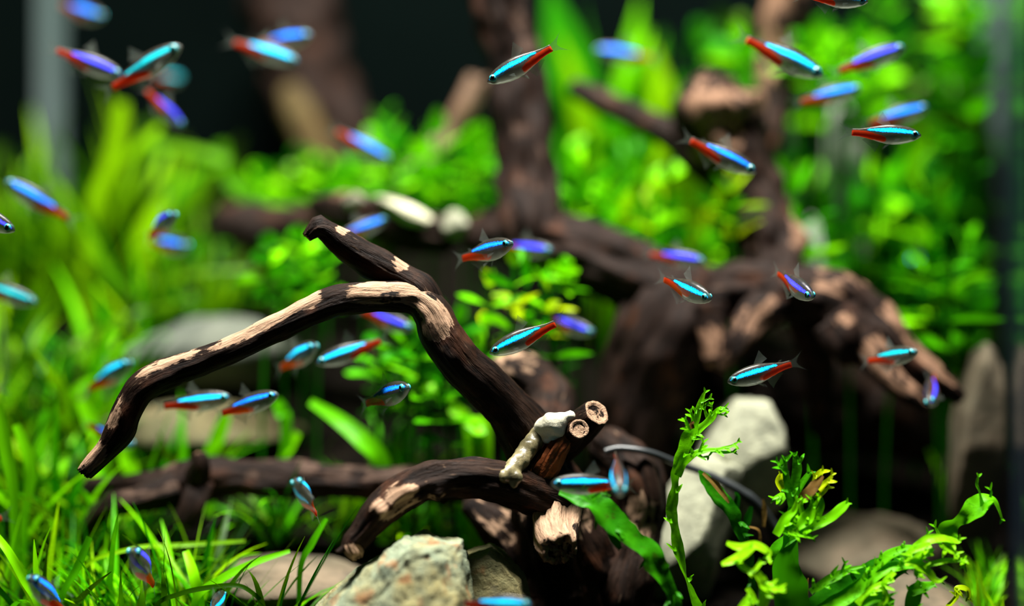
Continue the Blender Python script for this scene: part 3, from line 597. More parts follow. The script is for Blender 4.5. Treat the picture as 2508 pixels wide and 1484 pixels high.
FISH = [
 (252, 42, 130, 5, .66, 1, 'blue', 'blurred blue fish beside the top of the corner seam'),
 (300, 186, 100, 108, .56, -.4, 'violet', 'violet striped fish crossing behind another, tail over the corner seam'),
 (444, 112, 232, 240, .545, .3, 'teal', 'teal striped fish swimming upward in front of a violet striped one'),
 (442, 192, 366, 186, .72, -1, 'teal', 'far teal blur of a fish behind two striped fish', 0, 0, .0295, False),
 (448, 312, 338, 200, .60, -1, 'violet', 'violet fish diving steeply above the tall lime grass'),
 (732, 152, 536, 92, .60, .4, 'cyan', 'bright cyan fish with red rear beside a slim blue fish at the dark trunk'),
 (762, 86, 610, 112, .62, 1, 'blue', 'slim blue fish partly behind a bright cyan one'),
 (958, 392, 795, 305, .62, .5, 'blue', 'blue fish diving in front of the far dark trunk', 0, 0, .0295, False),
 (1194, 202, 1390, 96, .497, -.3, 'cyan', 'sharp cyan fish pointing down left across the upright trunk'),
 (1455, 122, 1625, 145, .66, .6, 'blue', 'soft blue fish facing left before broad sword leaves', 0, 0, .0295, False),
 (2016, 186, 1782, 75, .535, .2, 'cyan', 'cyan striped fish slanting down right above the knobbly limb'),
 (2216, 114, 2015, 188, .56, -.5, 'violet', 'violet fish slanting up right below lime leaves'),
 (2108, 215, 1925, 258, .58, -.5, 'blue', 'blue fish with glinting eye above the pale square stone'),
 (2272, 262, 2095, 312, .585, -.5, 'blue', 'blurred blue fish just behind a sharp red-tailed one'),
 (2256, 332, 2044, 322, .50, .2, 'cyan', 'sharp fish swimming level with vivid red rear before the thicket'),
 (2126, 4, 1935, -14, .497, .3, 'cyan', 'high-swimming fish above the cyan slanting one, pale belly showing'),
 (1852, 422, 1652, 325, .53, .3, 'blue', 'blue fish diving past the knobbly limb over yellow leaves'),
 (12, 442, 204, 556, .575, .6, 'blue', 'long blue fish facing left above the back meadow'),
 (36, 566, -160, 470, .505, .3, 'violet', 'silver-headed violet fish just below the long blue one'),
 (428, 524, 352, 588, .56, 1, 'violet', 'small violet fish turning above a round blue one'),
 (462, 604, 350, 588, .62, 1, 'blue', 'rounded blue blur of a fish under a violet one', 0, 0, .0295, False, 1.3),
 (92, 742, -100, 680, .57, .4, 'teal', 'teal fish passing low across the back meadow'),
 (946, 536, 800, 592, .585, -.8, 'blue', 'blue fish behind the forked branch tip near the cream stone'),
 (1256, 596, 1104, 640, .507, 1, 'blue', 'plump sharp fish with red rear before the diagonal limb'),
 (1354, 614, 1205, 600, .585, .8, 'violet', 'violet fish just ahead of a plump sharp one'),
 (1728, 640, 1560, 618, .575, .6, 'violet', 'violet fish swimming along the top of the diagonal limb'),
 (1742, 734, 1600, 672, .50, 1, 'cyan', 'small sharp fish with glowing line above the trunk foot'),
 (1992, 730, 1886, 655, .505, 1, 'violet', 'small violet-backed fish turning down over the roots'),
 (2248, 862, 2098, 888, .525, 1, 'teal', 'red-rumped fish with dull blue line on the clawed root'),
 (2278, 992, 2290, 900, .545, 1, 'violet', 'fish diving nose down between the two root claws', 0, 25),
 (1782, 936, 1976, 880, .50, .3, 'cyan', 'slender sharp fish facing left in the dark hollow'),
 (1199, 866, 1400, 775, .495, .2, 'cyan', 'sharpest fish with glittering stripe facing left under the diagonal limb'),
 (1456, 816, 1310, 768, .575, .8, 'violet', 'violet fish tucked behind the tail of the sharpest fish'),
 (776, 846, 668, 912, .545, 1, 'cyan', 'short bright cyan fish turned away under the arching branch'),
 (774, 890, 970, 822, .535, .4, 'cyan', 'long pale fish facing left under the arching branch'),
 (566, 972, 362, 1000, .53, .4, 'cyan', 'bright cyan fish below the arching branch, snout at a darker fish'),
 (682, 966, 512, 1022, .52, .7, 'blue', 'dark-backed blue fish below the arching branch'),
 (322, 886, 196, 966, .56, 1, 'cyan', 'cyan fish rising left of the arching branch'),
 (1002, 948, 874, 996, .50, 1, 'blue', 'tiny sharp fish with red rear before the leaves under the arch'),
 (722, 1176, 786, 1276, .482, 1, 'cyan', 'small fish standing nose up before the fallen log', 0, 20),
 (322, 1346, 388, 1450, .485, 1, 'violet', 'grey fish facing the viewer over the lawn', 0, 0, .031, True, 1.15),
 (72, 1412, 180, 1520, .48, .9, 'blue', 'blue-headed fish low among the straight lawn blades', 0, 0, .031, True, 1.1),
 (548, 1452, 500, 1530, .485, -.9, 'cyan', 'dark fish with cyan line rising from the lawn bottom'),
 (1350, 1184, 1574, 1188, .474, .3, 'cyan', 'large bright cyan fish gliding before the driftwood knot'),
 (1520, 1212, 1504, 1092, .466, 1, 'cyan', 'fish seen head on with two shining eyes at the knot', 0, 0, .031, True, 1.1),
 (1304, 1480, 1100, 1478, .452, .3, 'cyan', 'cyan fish skimming over the mossy olive stone'),
 (-170, 985, 34, 944, .55, .3, 'blue', 'red-tailed fish swimming off past the small sunken stone'),
 (-160, 1305, 44, 1258, .52, .3, 'blue', 'red-tailed fish swimming off over the straight lawn blades'),
 (328, 1092, 190, 1030, .56, .8, 'blue', 'blue fish hidden behind the arching branch tip'),
 (1010, 806, 860, 752, .56, .8, 'violet', 'fish half hidden behind the bend of the arching branch'),
 (2244, 645, 2234, 610, .68, 1, 'blue', 'tiny far blue fish deep in the thicket', 0, 0, .0295, False),
 (2400, 14, 2330, -5, .74, 1, 'blue', 'dim far blue fish near the back right plant tops', 0, 0, .0295, False),
]
for a in FISH: fish(*a)

# ------------------------------------------------------------------ room for leaves: what is already there
import numpy as np
from mathutils.bvhtree import BVHTree
LO = np.zeros((12000, 3)); HI = np.zeros((12000, 3)); OCC = []          # box of every solid, leaf and stem, and its (tree, owner, weight)
def occ_put(tree, lo, hi, owner, weight):
    k = len(OCC); LO[k] = lo; HI[k] = hi; OCC.append((tree, owner, weight))
def tree_of(m, M):
    """search tree and box of a mesh placed by M"""
    V = [M @ q.co for q in m.vertices]; P = [tuple(p.vertices) for p in m.polygons]
    return BVHTree.FromPolygons(V, P), V
def score(tree, V, owner, best=1e9):
    A = np.array(V); lo = A.min(0); hi = A.max(0); n = len(OCC); t = 0.0
    for k in np.nonzero(np.all(LO[:n] <= hi, 1) & np.all(HI[:n] >= lo, 1))[0]:
        b, ow, wt = OCC[k]
        if ow != owner and b.overlap(tree):
            t += wt
            if t >= best: break
    return t, lo, hi
def out_of_tank(V, skip=0):
    """how many points lie behind a pane or, past the first skip ones, under the soil"""
    n = 0
    for k, p in enumerate(V):
        q = p - BR
        if q.dot(ax) < .0012 or q.dot(ay) < .0012 or q.dot(ax) > .5388: n += 1
        elif skip is not None and k >= skip and p.z < ground(p.x, p.y) + .0025: n += 1
    return n
def push_inside(p, m):
    q = p - BR
    if q.dot(ax) < m: p = p + ax * (m - q.dot(ax))
    if q.dot(ay) < m: p = p + ay * (m - q.dot(ay))
    return p
bpy.context.view_layer.update()
for o in list(sc.objects):
    if o.type == 'MESH' and o.get('kind') is None and not o.name.split('.')[0].endswith(('_fin', 'eye', 'pupil')):
        t_, V_ = tree_of(o.data, o.matrix_world); A_ = np.array(V_); occ_put(t_, A_.min(0), A_.max(0), o.name if o.parent is None else o.parent.name, 100.0)

# ------------------------------------------------------------------ plants
cache = {}
def leaf_mesh(kind, var, mat, asp):
    """one thin leaf of unit length along +x; asp = width / length"""
    key = (kind, var, mat, asp)
    if key in cache: return cache[key]
    rnd = random.Random(var * 31 + len(kind) * 7)
    n = 7 if kind == 'oval' else 9; v = []; f = []
    droop = rnd.uniform(.1, .8) if kind == 'oval' else rnd.uniform(.15, .9) if kind == 'strap' else rnd.uniform(.5, 1.9); side = rnd.uniform(-.25, .25); tw = rnd.uniform(-.9, .9)
    for i in range(n + 1):
        t = i / n
        if kind == 'oval': wd = math.sin(math.pi * min(1, t * .96 + .04) ** .85) ** .8 * .5 * asp
        else: wd = (1 - t ** 2.6 * .93) * (.7 + .3 * min(1, t * 5)) * .5 * asp
        x = t - droop * .18 * t * t; y = side * t * t * .7; z = -droop * .35 * t * t + .12 * t
        if kind != 'oval':
            ang = droop * t; x = math.sin(ang) / droop; z = -(1 - math.cos(ang)) / droop
        c = math.cos(tw * t); s_ = math.sin(tw * t)
        for q in (-1, 0, 1):
            dy = q * wd; dz = abs(q) * .25 * wd
            v.append((x, y + dy * c - dz * s_, z + dy * s_ + dz * c))
    for i in range(n):
        for q in range(2): a = i * 3 + q; f.append((a, a + 1, a + 4, a + 3))
    m = mesh(kind + '_leaf', v, f, LF[mat]); cache[key] = m; return m
TRY = [(0, 0, 1)] + [(a, e, k) for k in (1, .88, .75, .6) for a, e in ((.3, 0), (-.3, .1), (.6, -.1), (-.6, 0), (1.0, .15), (-1.0, .15), (1.6, 0), (-1.6, .1), (2.4, .1))]
def leaf_obj(parent, name, kind, mat, rnd, base, az, el, length, width, roll=0.0):
    """base in the parent's frame; leaf points at azimuth az, elevation el, turned aside where something else stands in its way"""
    q = .03 if kind == 'oval' else .012
    m = leaf_mesh(kind, rnd.randrange(6), mat, max(q, round(width / length / q) * q)); T_ = Matrix.Translation(parent.location)
    best = None
    for da, de, k in TRY:
        M = Matrix.Translation(base) @ Matrix.Rotation(az + da, 4, 'Z') @ Matrix.Rotation(-min(el + de, 1.56), 4, 'Y') @ Matrix.Rotation(roll, 4, 'X') @ Matrix.Scale(length * k, 4)
        tree, V = tree_of(m, T_ @ M); pen = 40.0 * out_of_tank(V, 9)
        if best is not None and pen >= best[0]: continue
        t, lo, hi = score(tree, V, parent.name, (best[0] if best else 1e9) - pen); t += pen
        if best is None or t < best[0]: best = (t, M, tree, lo, hi)
        if t == 0: break
    occ_put(best[2], best[3], best[4], parent.name, 1.0)
    return link(name, m, parent, best[1])
def stem_mesh(pts, r, mat):
    v = []; f = []; seg = 5
    for k, p in enumerate(pts):
        for j in range(seg):
            a = j / seg * 6.283; v.append((p[0] + math.cos(a) * r, p[1] + math.sin(a) * r, p[2]))
    for k in range(len(pts) - 1):
        for j in range(seg): f.append((k * seg + j, k * seg + (j + 1) % seg, (k + 1) * seg + (j + 1) % seg, (k + 1) * seg + j))
    return mesh('stem', v, f, LF[mat])
SHIFT = [(0, 0)] + [(x, q) for q in (0, .006, .012, .019, .027, .036, -.006, .046) for x in (0, 14, -14, 28, -28, 45, -45)][1:] + [(x, q) for x in (70, -70, 100, -100, 140, -140) for q in (0, .012, -.012, .025, -.025, .04)]
def stem_plant(x, y, d, hpx, lpx, wpx, mats, label, group, seed, nodes=None, per=2, name='stem_plant', kind='oval'):
    rnd = random.Random(seed * 97 + 13); lx, ly = rnd.uniform(-.25, .25), rnd.uniform(-.15, .15); best = None
    for dx, dd in SHIFT:                                            # stand beside the wood and the stones, not in them
        d2 = d + dd; tip = push_inside(at(x + dx, y, d2), .015); s = d2 / F; h = hpx * s
        lean = Vector((lx, ly, 0)) * h; bz = min(ground(tip.x, tip.y), tip.z - h); b = push_inside(Vector((tip.x - lean.x, tip.y - lean.y, bz)), .008)
        H = tip.z - bz; pts = [(lean.x * t * t, lean.y * t * t, H * t) for t in (0, .25, .5, .75, 1)]
        m = stem_mesh(pts, .0007, 'deep'); tree, V = tree_of(m, Matrix.Translation(b)); t, lo, hi = score(tree, V, '')
        if best is None or t < best[0]: best = (t, b, m, tree, lo, hi, lean, H, h, s)
        if t == 0: break
    t, b, m, tree, lo, hi, lean, H, h, s = best
    pl = empty(name, b, label, 'plant', group); link('stem', m, pl); occ_put(tree, lo, hi, pl.name, 1.0)
    nodes = nodes or max(3, int(hpx / (lpx * .34)))
    a0 = rnd.random() * 6.28
    for k in range(nodes):
        q = k / max(1, nodes - 1); t = 1 - (h / H) * q * .95
        p = Vector((lean.x * t * t, lean.y * t * t, H * t))
        for e in range(per):
            az = a0 + k * 1.9 + e * 6.283 / per + rnd.uniform(-.4, .4); el = lerp(1.15, .15, min(1, q * 2.2)) + rnd.uniform(-.25, .25)
            L_ = lpx * s * lerp(.6, 1.05, min(1, q * 3)) * rnd.uniform(.8, 1.15)
            leaf_obj(pl, 'leaf', kind, rnd.choice(mats), rnd, p, az, el, L_, wpx * s * rnd.uniform(.8, 1.15), rnd.uniform(-.4, .4))
    return pl
def tuft(x, y, d, n, lpx, wpx, mats, label, group, seed, spread=.5, name='grass_tuft', on_ground=True, kind='strap'):
    rnd = random.Random(seed * 53 + 5); s = d / F; best = None
    for dx, dd in SHIFT:
        b = push_inside(at(x + dx, y, d + dd * .6), .008)
        if on_ground: b.z = ground(b.x, b.y)
        m = stem_mesh([(0, 0, 0), (0, 0, .03)], .003, 'deep'); tree, V = tree_of(m, Matrix.Translation(b)); t = score(tree, V, '')[0]
        bpy.data.meshes.remove(m)
        if best is None or t < best[0]: best = (t, b)
        if t < 100: break
    b = best[1]; pl = empty(name, b, label, 'grass', group)
    for k in range(n):
        leaf_obj(pl, 'blade', kind, rnd.choice(mats), rnd, Vector((rnd.uniform(-.004, .004), rnd.uniform(-.004, .004), -.001)), rnd.random() * 6.283, math.pi / 2 - rnd.random() * spread, lpx * s * rnd.uniform(.55, 1.15), wpx * s * rnd.uniform(.7, 1.2), rnd.uniform(-.5, .5))
    return pl
# single long blades given by their course in the water
def ribbon(pts, wavy=0.0, seed=0, freq=220, fold=.18, sub=9, facing=None):
    """strip through pixel points (x, y, distance, half width in pixels, twist in degrees)"""
    P = [at(p[0], p[1], p[2]) for p in pts]; W = [p[3] * p[2] / F for p in pts]; T = [p[4] if len(p) > 4 else 0 for p in pts]
    S = []
    for k in range(len(P) - 1):
        for j in range(sub):
            t = j / sub; q = crom([Vector((W[i], T[i])) for i in range(len(W))], k, t); S.append((crom(P, k, t), max(q[0], .00008), q[1]))
    S.append((P[-1], W[-1], T[-1])); n = len(S); v = []; f = []; s = 0
    for k, (c, w_, tw) in enumerate(S):
        t = (S[clampi(k + 1, n)][0] - S[clampi(k - 1, n)][0]).normalized()
        nr = Vector(facing or (0, -.8, .65)); nr = (nr - t * nr.dot(t)).normalized(); sd_ = t.cross(nr)
        q = Quaternion(t, math.radians(tw)); nr = q @ nr; sd_ = q @ sd_
        if k: s += (c - S[k - 1][0]).length
        for e in (-1, -.5, 0, .5, 1):
            ww = w_ * (1 + (wavy * .9 * noise.noise(Vector((s * freq, e * 3, seed))) if abs(e) == 1 else 0))
            v.append(c + sd_ * ww * e + nr * (w_ * fold * abs(e) + (w_ * wavy * noise.noise(Vector((s * freq * .8, e * 5, seed + 9))) if e else 0)))
    for k in range(n - 1):
        for e in range(4): a = k * 5 + e; f.append((a, a + 1, a + 6, a + 5))
    return v, f
def ribbons(name, strips, mat, parent=None, wavy=.3, seed=0, freq=220, fold=.18, facing=None):
    V = []; Fc = []
    for k, st in enumerate(strips):
        v, f = ribbon(st, wavy, seed + k * 1.7, freq, fold, facing=facing); b = len(V); V += v; Fc += [tuple(i + b for i in q) for q in f]
    org = Vector(parent.location) if parent is not None else Vector((0, 0, 0))
    o = link(name, mesh(name, [q - org for q in V], Fc, LF[mat]), parent); t_ = BVHTree.FromPolygons(V, Fc); A_ = np.array(V)
    occ_put(t_, A_.min(0), A_.max(0), parent.name if parent is not None else None, 1.0); return o
def long_grass(label, strips, mat='grass', group=None):
    strips = [st if st[0][1] >= st[-1][1] else st[::-1] for st in strips]; rooted = []
    for st in strips:
        x, y, d, w_ = st[0][:4]; p = at(x, y, d); g = ground(p.x, p.y) - .001
        rooted.append(([(x, CY - (g - CAMZ) * F / d, d, w_ * .7)] if p.z > g + .003 else []) + st)
    x, y, d = rooted[0][0][:3]; pl = empty('grass_tuft', at(x, y, d), label, 'grass', group)
    for k, st in enumerate(rooted): ribbons('blade', [st], mat, pl, 0.0, k)
long_grass('tall lime grass with wide blades reaching up near the corner seam', [
 [(215, 640, .72, 16), (235, 500, .72, 20), (275, 390, .72, 21), (296, 300, .72, 20), (300, 250, .72, 14)],
 [(200, 700, .72, 14), (260, 480, .72, 17), (330, 370, .71, 16), (395, 310, .71, 10)],
 [(420, 560, .73, 14), (500, 430, .73, 17), (540, 390, .73, 15), (360, 350, .74, 14)]], 'grass')
long_grass('wide green blades standing beside the back meadow', [
 [(610, 520, .74, 14), (565, 440, .74, 18), (540, 350, .74, 14)], [(660, 520, .74, 12), (700, 430, .74, 16), (780, 380, .75, 12)]], 'grass')
long_grass('thin olive blades arching over the shaded meadow', [
 [(130, 930, .695, 9), (250, 780, .69, 11), (430, 680, .67, 11), (620, 660, .67, 8)], [(45, 1000, .63, 10), (170, 860, .63, 12), (330, 770, .66, 10), (450, 740, .66, 7)]], 'olive')
long_grass('bright upright blades in front of the olive slab', [
 [(515, 1130, .585, 16), (535, 1070, .585, 20), (555, 1015, .585, 15)], [(690, 1140, .58, 10), (710, 1095, .58, 13), (730, 1060, .58, 10)], [(200, 980, .58, 14), (225, 1040, .58, 18), (255, 1110, .58, 12)], [(325, 1170, .585, 18), (310, 1120, .585, 18), (310, 1080, .585, 16)]], 'lime')
long_grass('slanting lime blades crossing under the rising branch', [
 [(940, 1150, .57, 20), (890, 1080, .57, 24), (830, 1030, .575, 19), (760, 985, .575, 10)], [(700, 1050, .58, 14), (690, 1010, .58, 17), (675, 980, .58, 12)], [(1150, 1060, .57, 14), (1110, 1000, .57, 18), (1060, 940, .575, 14)], [(1180, 1080, .56, 26), (1165, 1050, .56, 30), (1185, 1045, .56, 12)]], 'lime')
long_grass('long thin arching blade on the front left lawn', [
 [(380, 1490, .50, 6), (440, 1455, .50, 7), (520, 1438, .50, 7), (590, 1436, .50, 6), (640, 1470, .50, 5)], [(200, 1400, .52, 5), (320, 1345, .52, 6), (450, 1335, .53, 6), (600, 1325, .53, 4)]], 'grass')
long_grass('pair of wide blades crossing on the brown slab', [
 [(490, 1490, .51, 12), (475, 1410, .51, 13), (455, 1350, .515, 8)], [(480, 1470, .508, 10), (540, 1420, .508, 12), (620, 1380, .510, 10), (710, 1350, .512, 5)], [(735, 1400, .513, 7), (765, 1330, .513, 9), (800, 1270, .515, 5)]], 'lime')
long_grass('straight bright blades at the left edge of the lawn', [
 [(95, 1490, .50, 9), (60, 1420, .50, 11), (20, 1350, .50, 10), (-20, 1300, .505, 8)], [(150, 1470, .505, 8), (190, 1390, .505, 11), (220, 1315, .505, 9)], [(35, 1240, .53, 12), (15, 1100, .53, 16), (-5, 990, .53, 12)], [(60, 1290, .54, 10), (75, 1150, .54, 14), (40, 1040, .54, 10)]], 'lime')

# ------------------------------------------------------------------ lace ferns in the front right
def lace(strips, seed, amount=1.0):
    """adds the small pointed lobes along the edges and the forked prongs at the tips"""
    rnd = random.Random(seed); out = list(strips)
    for st in strips:
        n = len(st)
        for k in range(n - 1):
            x0, y0, d0, w0 = st[k][:4]; x1, y1, d1, w1 = st[k + 1][:4]; L_ = math.hypot(x1 - x0, y1 - y0)
            if L_ < 4: continue
            ux, uy = (x1 - x0) / L_, (y1 - y0) / L_
            for q in range(int(L_ / 16 * amount) + (rnd.random() < .5)):
                t = rnd.random(); sd_ = rnd.choice((-1, 1)); w_ = lerp(w0, w1, t)
                if w_ < 3: continue
                ln = rnd.uniform(10, 22) + .5 * w_; px, py, d = lerp(x0, x1, t), lerp(y0, y1, t), lerp(d0, d1, t) - .0006
                ox, oy = -uy * sd_, ux * sd_; ang = rnd.uniform(.3, .9)
                ex, ey = px + ox * w_ * .7, py + oy * w_ * .7
                fx, fy = ex + (ox * (1 - ang * .5) + ux * ang) * ln, ey + (oy * (1 - ang * .5) + uy * ang) * ln
                out.append([(px + ox * w_ * .3, py + oy * w_ * .3, d, 6.5), (ex, ey, d, 5.5), (lerp(ex, fx, .6), lerp(ey, fy, .6), d - .0008, 3.6), (fx, fy, d - .0008 + rnd.uniform(-.002, .002), .7)])
        x0, y0, d0, w0 = st[-2][:4]; x1, y1, d1, w1 = st[-1][:4]; L_ = max(1, math.hypot(x1 - x0, y1 - y0)); ux, uy = (x1 - x0) / L_, (y1 - y0) / L_
        for a in (-.7, .65):
            ln = rnd.uniform(9, 18); ca, sa = math.cos(a), math.sin(a)
            vx, vy = ux * ca - uy * sa, ux * sa + uy * ca; bx, by = lerp(x0, x1, .75), lerp(y0, y1, .75)
            out.append([(bx, by, d1, 3.2), (bx + vx * ln * .6, by + vy * ln * .6, d1, 2.4), (bx + vx * ln, by + vy * ln, d1, .7)])
    return out
def fern(label, at_px, fronds):
    b = at(*at_px); b.z = min(b.z, ground(b.x, b.y)); pl = empty('lace_fern', b, label, 'fern')
    for k, (mat, strips, wav) in enumerate(fronds):
        if mat in ('fern', 'fernb', 'lime', 'yellow'): strips = lace(strips, k + int(at_px[0]), .1 if 'slender' in label else .38)
        elif mat == 'fernd': strips = lace(strips, k + int(at_px[0]), .25)
        ribbons('frond', strips, mat, pl, wav, k * 3.3 + at_px[0], 260)
    return pl
fern('slender twisted fern frond with forked tip before the pale stones', (1720, 1520, .492), [
 ('fernb', [
  [(1725, 1530, .492, 14, 0), (1700, 1470, .492, 14, 20), (1680, 1420, .492, 13, 60), (1662, 1350, .492, 15, 10), (1655, 1300, .492, 12, -40), (1645, 1250, .492, 14, -10), (1650, 1205, .492, 13, 30), (1652, 1170, .492, 15, 50), (1665, 1125, .492, 15, 20), (1678, 1090, .492, 16, 0), (1692, 1062, .492, 17, 0), (1702, 1035, .492, 10, 0), (1712, 1000, .492, 8, 0), (1722, 970, .492, 5, 0), (1729, 957, .492, 1.5, 0)],
  [(1690, 1068, .492, 13), (1715, 1048, .492, 11), (1738, 1030, .492, 10), (1752, 1012, .492, 7), (1762, 1000, .492, 4), (1779, 997, .492, 1.2)],
  [(1716, 985, .492, 4), (1728, 980, .492, 3), (1741, 974, .492, 1)], [(1755, 1010, .492, 4), (1768, 1016, .492, 2.5), (1776, 1016, .492, 1)],
  [(1712, 1000, .492, 4), (1724, 995, .492, 2.5), (1735, 990, .492, 1)],
  [(1735, 1030, .496, 4), (1728, 1010, .496, 4), (1724, 1000, .496, 2)], [(1735, 1020, .497, 3), (1742, 1000, .497, 3), (1742, 988, .497, 1)],
  [(1690, 1055, .490, 5), (1682, 1038, .490, 5), (1676, 1024, .490, 4)], [(1700, 1035, .490, 6), (1694, 1018, .490, 5), (1690, 1005, .490, 1.5)],
  [(1658, 1165, .490, 10, 30), (1675, 1135, .490, 9, 20), (1700, 1113, .490, 9), (1730, 1103, .490, 8), (1760, 1100, .490, 6), (1790, 1093, .490, 4), (1814, 1078, .490, 1)],
  [(1740, 1103, .490, 5), (1770, 1108, .490, 5), (1805, 1106, .490, 1.5)], [(1745, 1105, .490, 3), (1738, 1114, .490, 2.5), (1733, 1119, .490, .8)],
  [(1715, 1108, .489, 5), (1719, 1092, .489, 4), (1723, 1080, .489, 2)]], .35),
 ('fernbrown', [[(1697, 1050, .488, 4), (1694, 1040, .488, 5), (1698, 1032, .488, 3)], [(1686, 1092, .493, 4), (1688, 1075, .493, 3), (1690, 1062, .493, 2)]], .5)])
fern('dark ruffled fern leaf draped across the driftwood knot', (1665, 1530, .48), [
 ('fernd', [
  [(1370, 1205, .482, 8), (1410, 1215, .481, 22), (1460, 1232, .48, 30), (1500, 1275, .479, 34), (1545, 1315, .478, 26), (1590, 1350, .478, 28), (1615, 1400, .478, 27), (1640, 1440, .479, 16), (1655, 1530, .48, 10)],
  [(1500, 1290, .478, 16), (1505, 1320, .477, 14), (1520, 1345, .477, 4)], [(1450, 1225, .478, 8), (1470, 1212, .476, 7), (1483, 1208, .476, 2)],
  [(1655, 1455, .478, 8), (1660, 1480, .478, 10), (1665, 1530, .478, 8)]], .45)])
fern('mottled brown and green fern leaf hanging before the pale stone', (1850, 1530, .505), [
 ('fernd', [[(1712, 1152, .505, 4), (1730, 1178, .505, 16), (1758, 1215, .505, 22), (1790, 1250, .505, 20), (1808, 1290, .506, 16), (1822, 1330, .507, 14), (1840, 1400, .508, 10), (1850, 1530, .508, 8)]], .5),
 ('fernbrown', [[(1722, 1158, .503, 4), (1745, 1180, .503, 8), (1768, 1208, .503, 8), (1785, 1232, .503, 2)], [(1870, 1290, .515, 4), (1872, 1250, .515, 6), (1868, 1222, .515, 2)], [(1835, 1290, .51, 2), (1858, 1300, .51, 4), (1862, 1340, .51, 3)]], .5),
 ('deep', [[(1800, 1250, .51, 10), (1806, 1220, .51, 8), (1800, 1205, .51, 2)], [(1820, 1310, .512, 8), (1832, 1270, .512, 10), (1840, 1240, .512, 4)]], .3)])
fern('upright bright fern with broad blade and antler-like tips', (1935, 1540, .49), [
 ('mid', [[(1945, 1540, .487, 40), (1935, 1450, .487, 44), (1925, 1390, .488, 34), (1935, 1340, .489, 20), (1932, 1280, .49, 16)]], .12),
 ('fern', [
  [(1932, 1300, .488, 14), (1945, 1240, .488, 15), (1948, 1180, .488, 12), (1952, 1140, .488, 11), (1946, 1108, .488, 5)],
  [(1942, 1240, .487, 12), (1930, 1190, .487, 10), (1922, 1150, .487, 8), (1924, 1118, .487, 4)], [(1928, 1160, .487, 8), (1912, 1142, .487, 6), (1900, 1128, .487, 2)],
  [(1950, 1210, .489, 8), (1970, 1175, .489, 8), (1985, 1155, .489, 5)], [(1945, 1310, .49, 14), (1900, 1345, .49, 14), (1890, 1380, .49, 10)]], .25),
 ('yellow', [[(1918, 1200, .492, 12), (1908, 1180, .492, 10), (1914, 1160, .492, 5)], [(2005, 1200, .486, 8), (2030, 1175, .486, 6), (2041, 1158, .486, 2)], [(2000, 1220, .486, 8), (2020, 1202, .486, 5), (2032, 1192, .486, 1)], [(1990, 1200, .487, 10), (2005, 1165, .487, 9), (2018, 1150, .487, 5)]], .4),
 ('fernbrown', [[(1955, 1235, .486, 8), (1980, 1205, .485, 14), (2000, 1185, .485, 12), (2015, 1165, .485, 4)]], .5),
 ('lime', [
  [(1900, 1310, .484, 10), (1925, 1270, .484, 12), (1945, 1250, .484, 8), (1955, 1220, .484, 4)], [(1950, 1290, .484, 14), (1975, 1270, .484, 18), (1990, 1240, .484, 8), (1985, 1215, .484, 3)],
  [(1960, 1300, .484, 14), (2000, 1285, .484, 14), (2030, 1270, .484, 12), (2060, 1245, .484, 12), (2078, 1230, .484, 6)], [(1930, 1300, .483, 10), (1970, 1310, .483, 9), (1995, 1318, .483, 3)],
  [(1900, 1230, .488, 14), (1915, 1215, .488, 10), (1890, 1222, .488, 3)], [(2000, 1270, .486, 10), (2012, 1235, .486, 7), (2008, 1210, .486, 3)], [(1970, 1270, .485, 8), (1962, 1240, .485, 6), (1968, 1222, .485, 2)]], .3)])
fern('curly lime fern tangle with ring-shaped leaf', (1850, 1540, .475), [
 ('fernb', [
  [(1780, 1330, .472, 6), (1810, 1340, .472, 10), (1850, 1336, .472, 11), (1880, 1352, .472, 9), (1878, 1365, .472, 4)],
  [(1768, 1382, .470, 5), (1795, 1372, .470, 11), (1822, 1355, .470, 12), (1845, 1338, .470, 9)],
  [(1822, 1355, .470, 10), (1812, 1375, .470, 10), (1822, 1392, .470, 9), (1845, 1398, .470, 6), (1865, 1375, .471, 5)],
  [(1850, 1400, .470, 10), (1865, 1420, .470, 13), (1880, 1440, .470, 11), (1925, 1448, .470, 3)],
  [(1866, 1410, .472, 10), (1872, 1460, .472, 13), (1865, 1500, .472, 10), (1860, 1540, .472, 8)],
  [(1830, 1440, .474, 7), (1845, 1470, .474, 8), (1820, 1490, .474, 7)], [(1810, 1490, .473, 6), (1835, 1465, .473, 7), (1860, 1478, .473, 5)]], .3)])
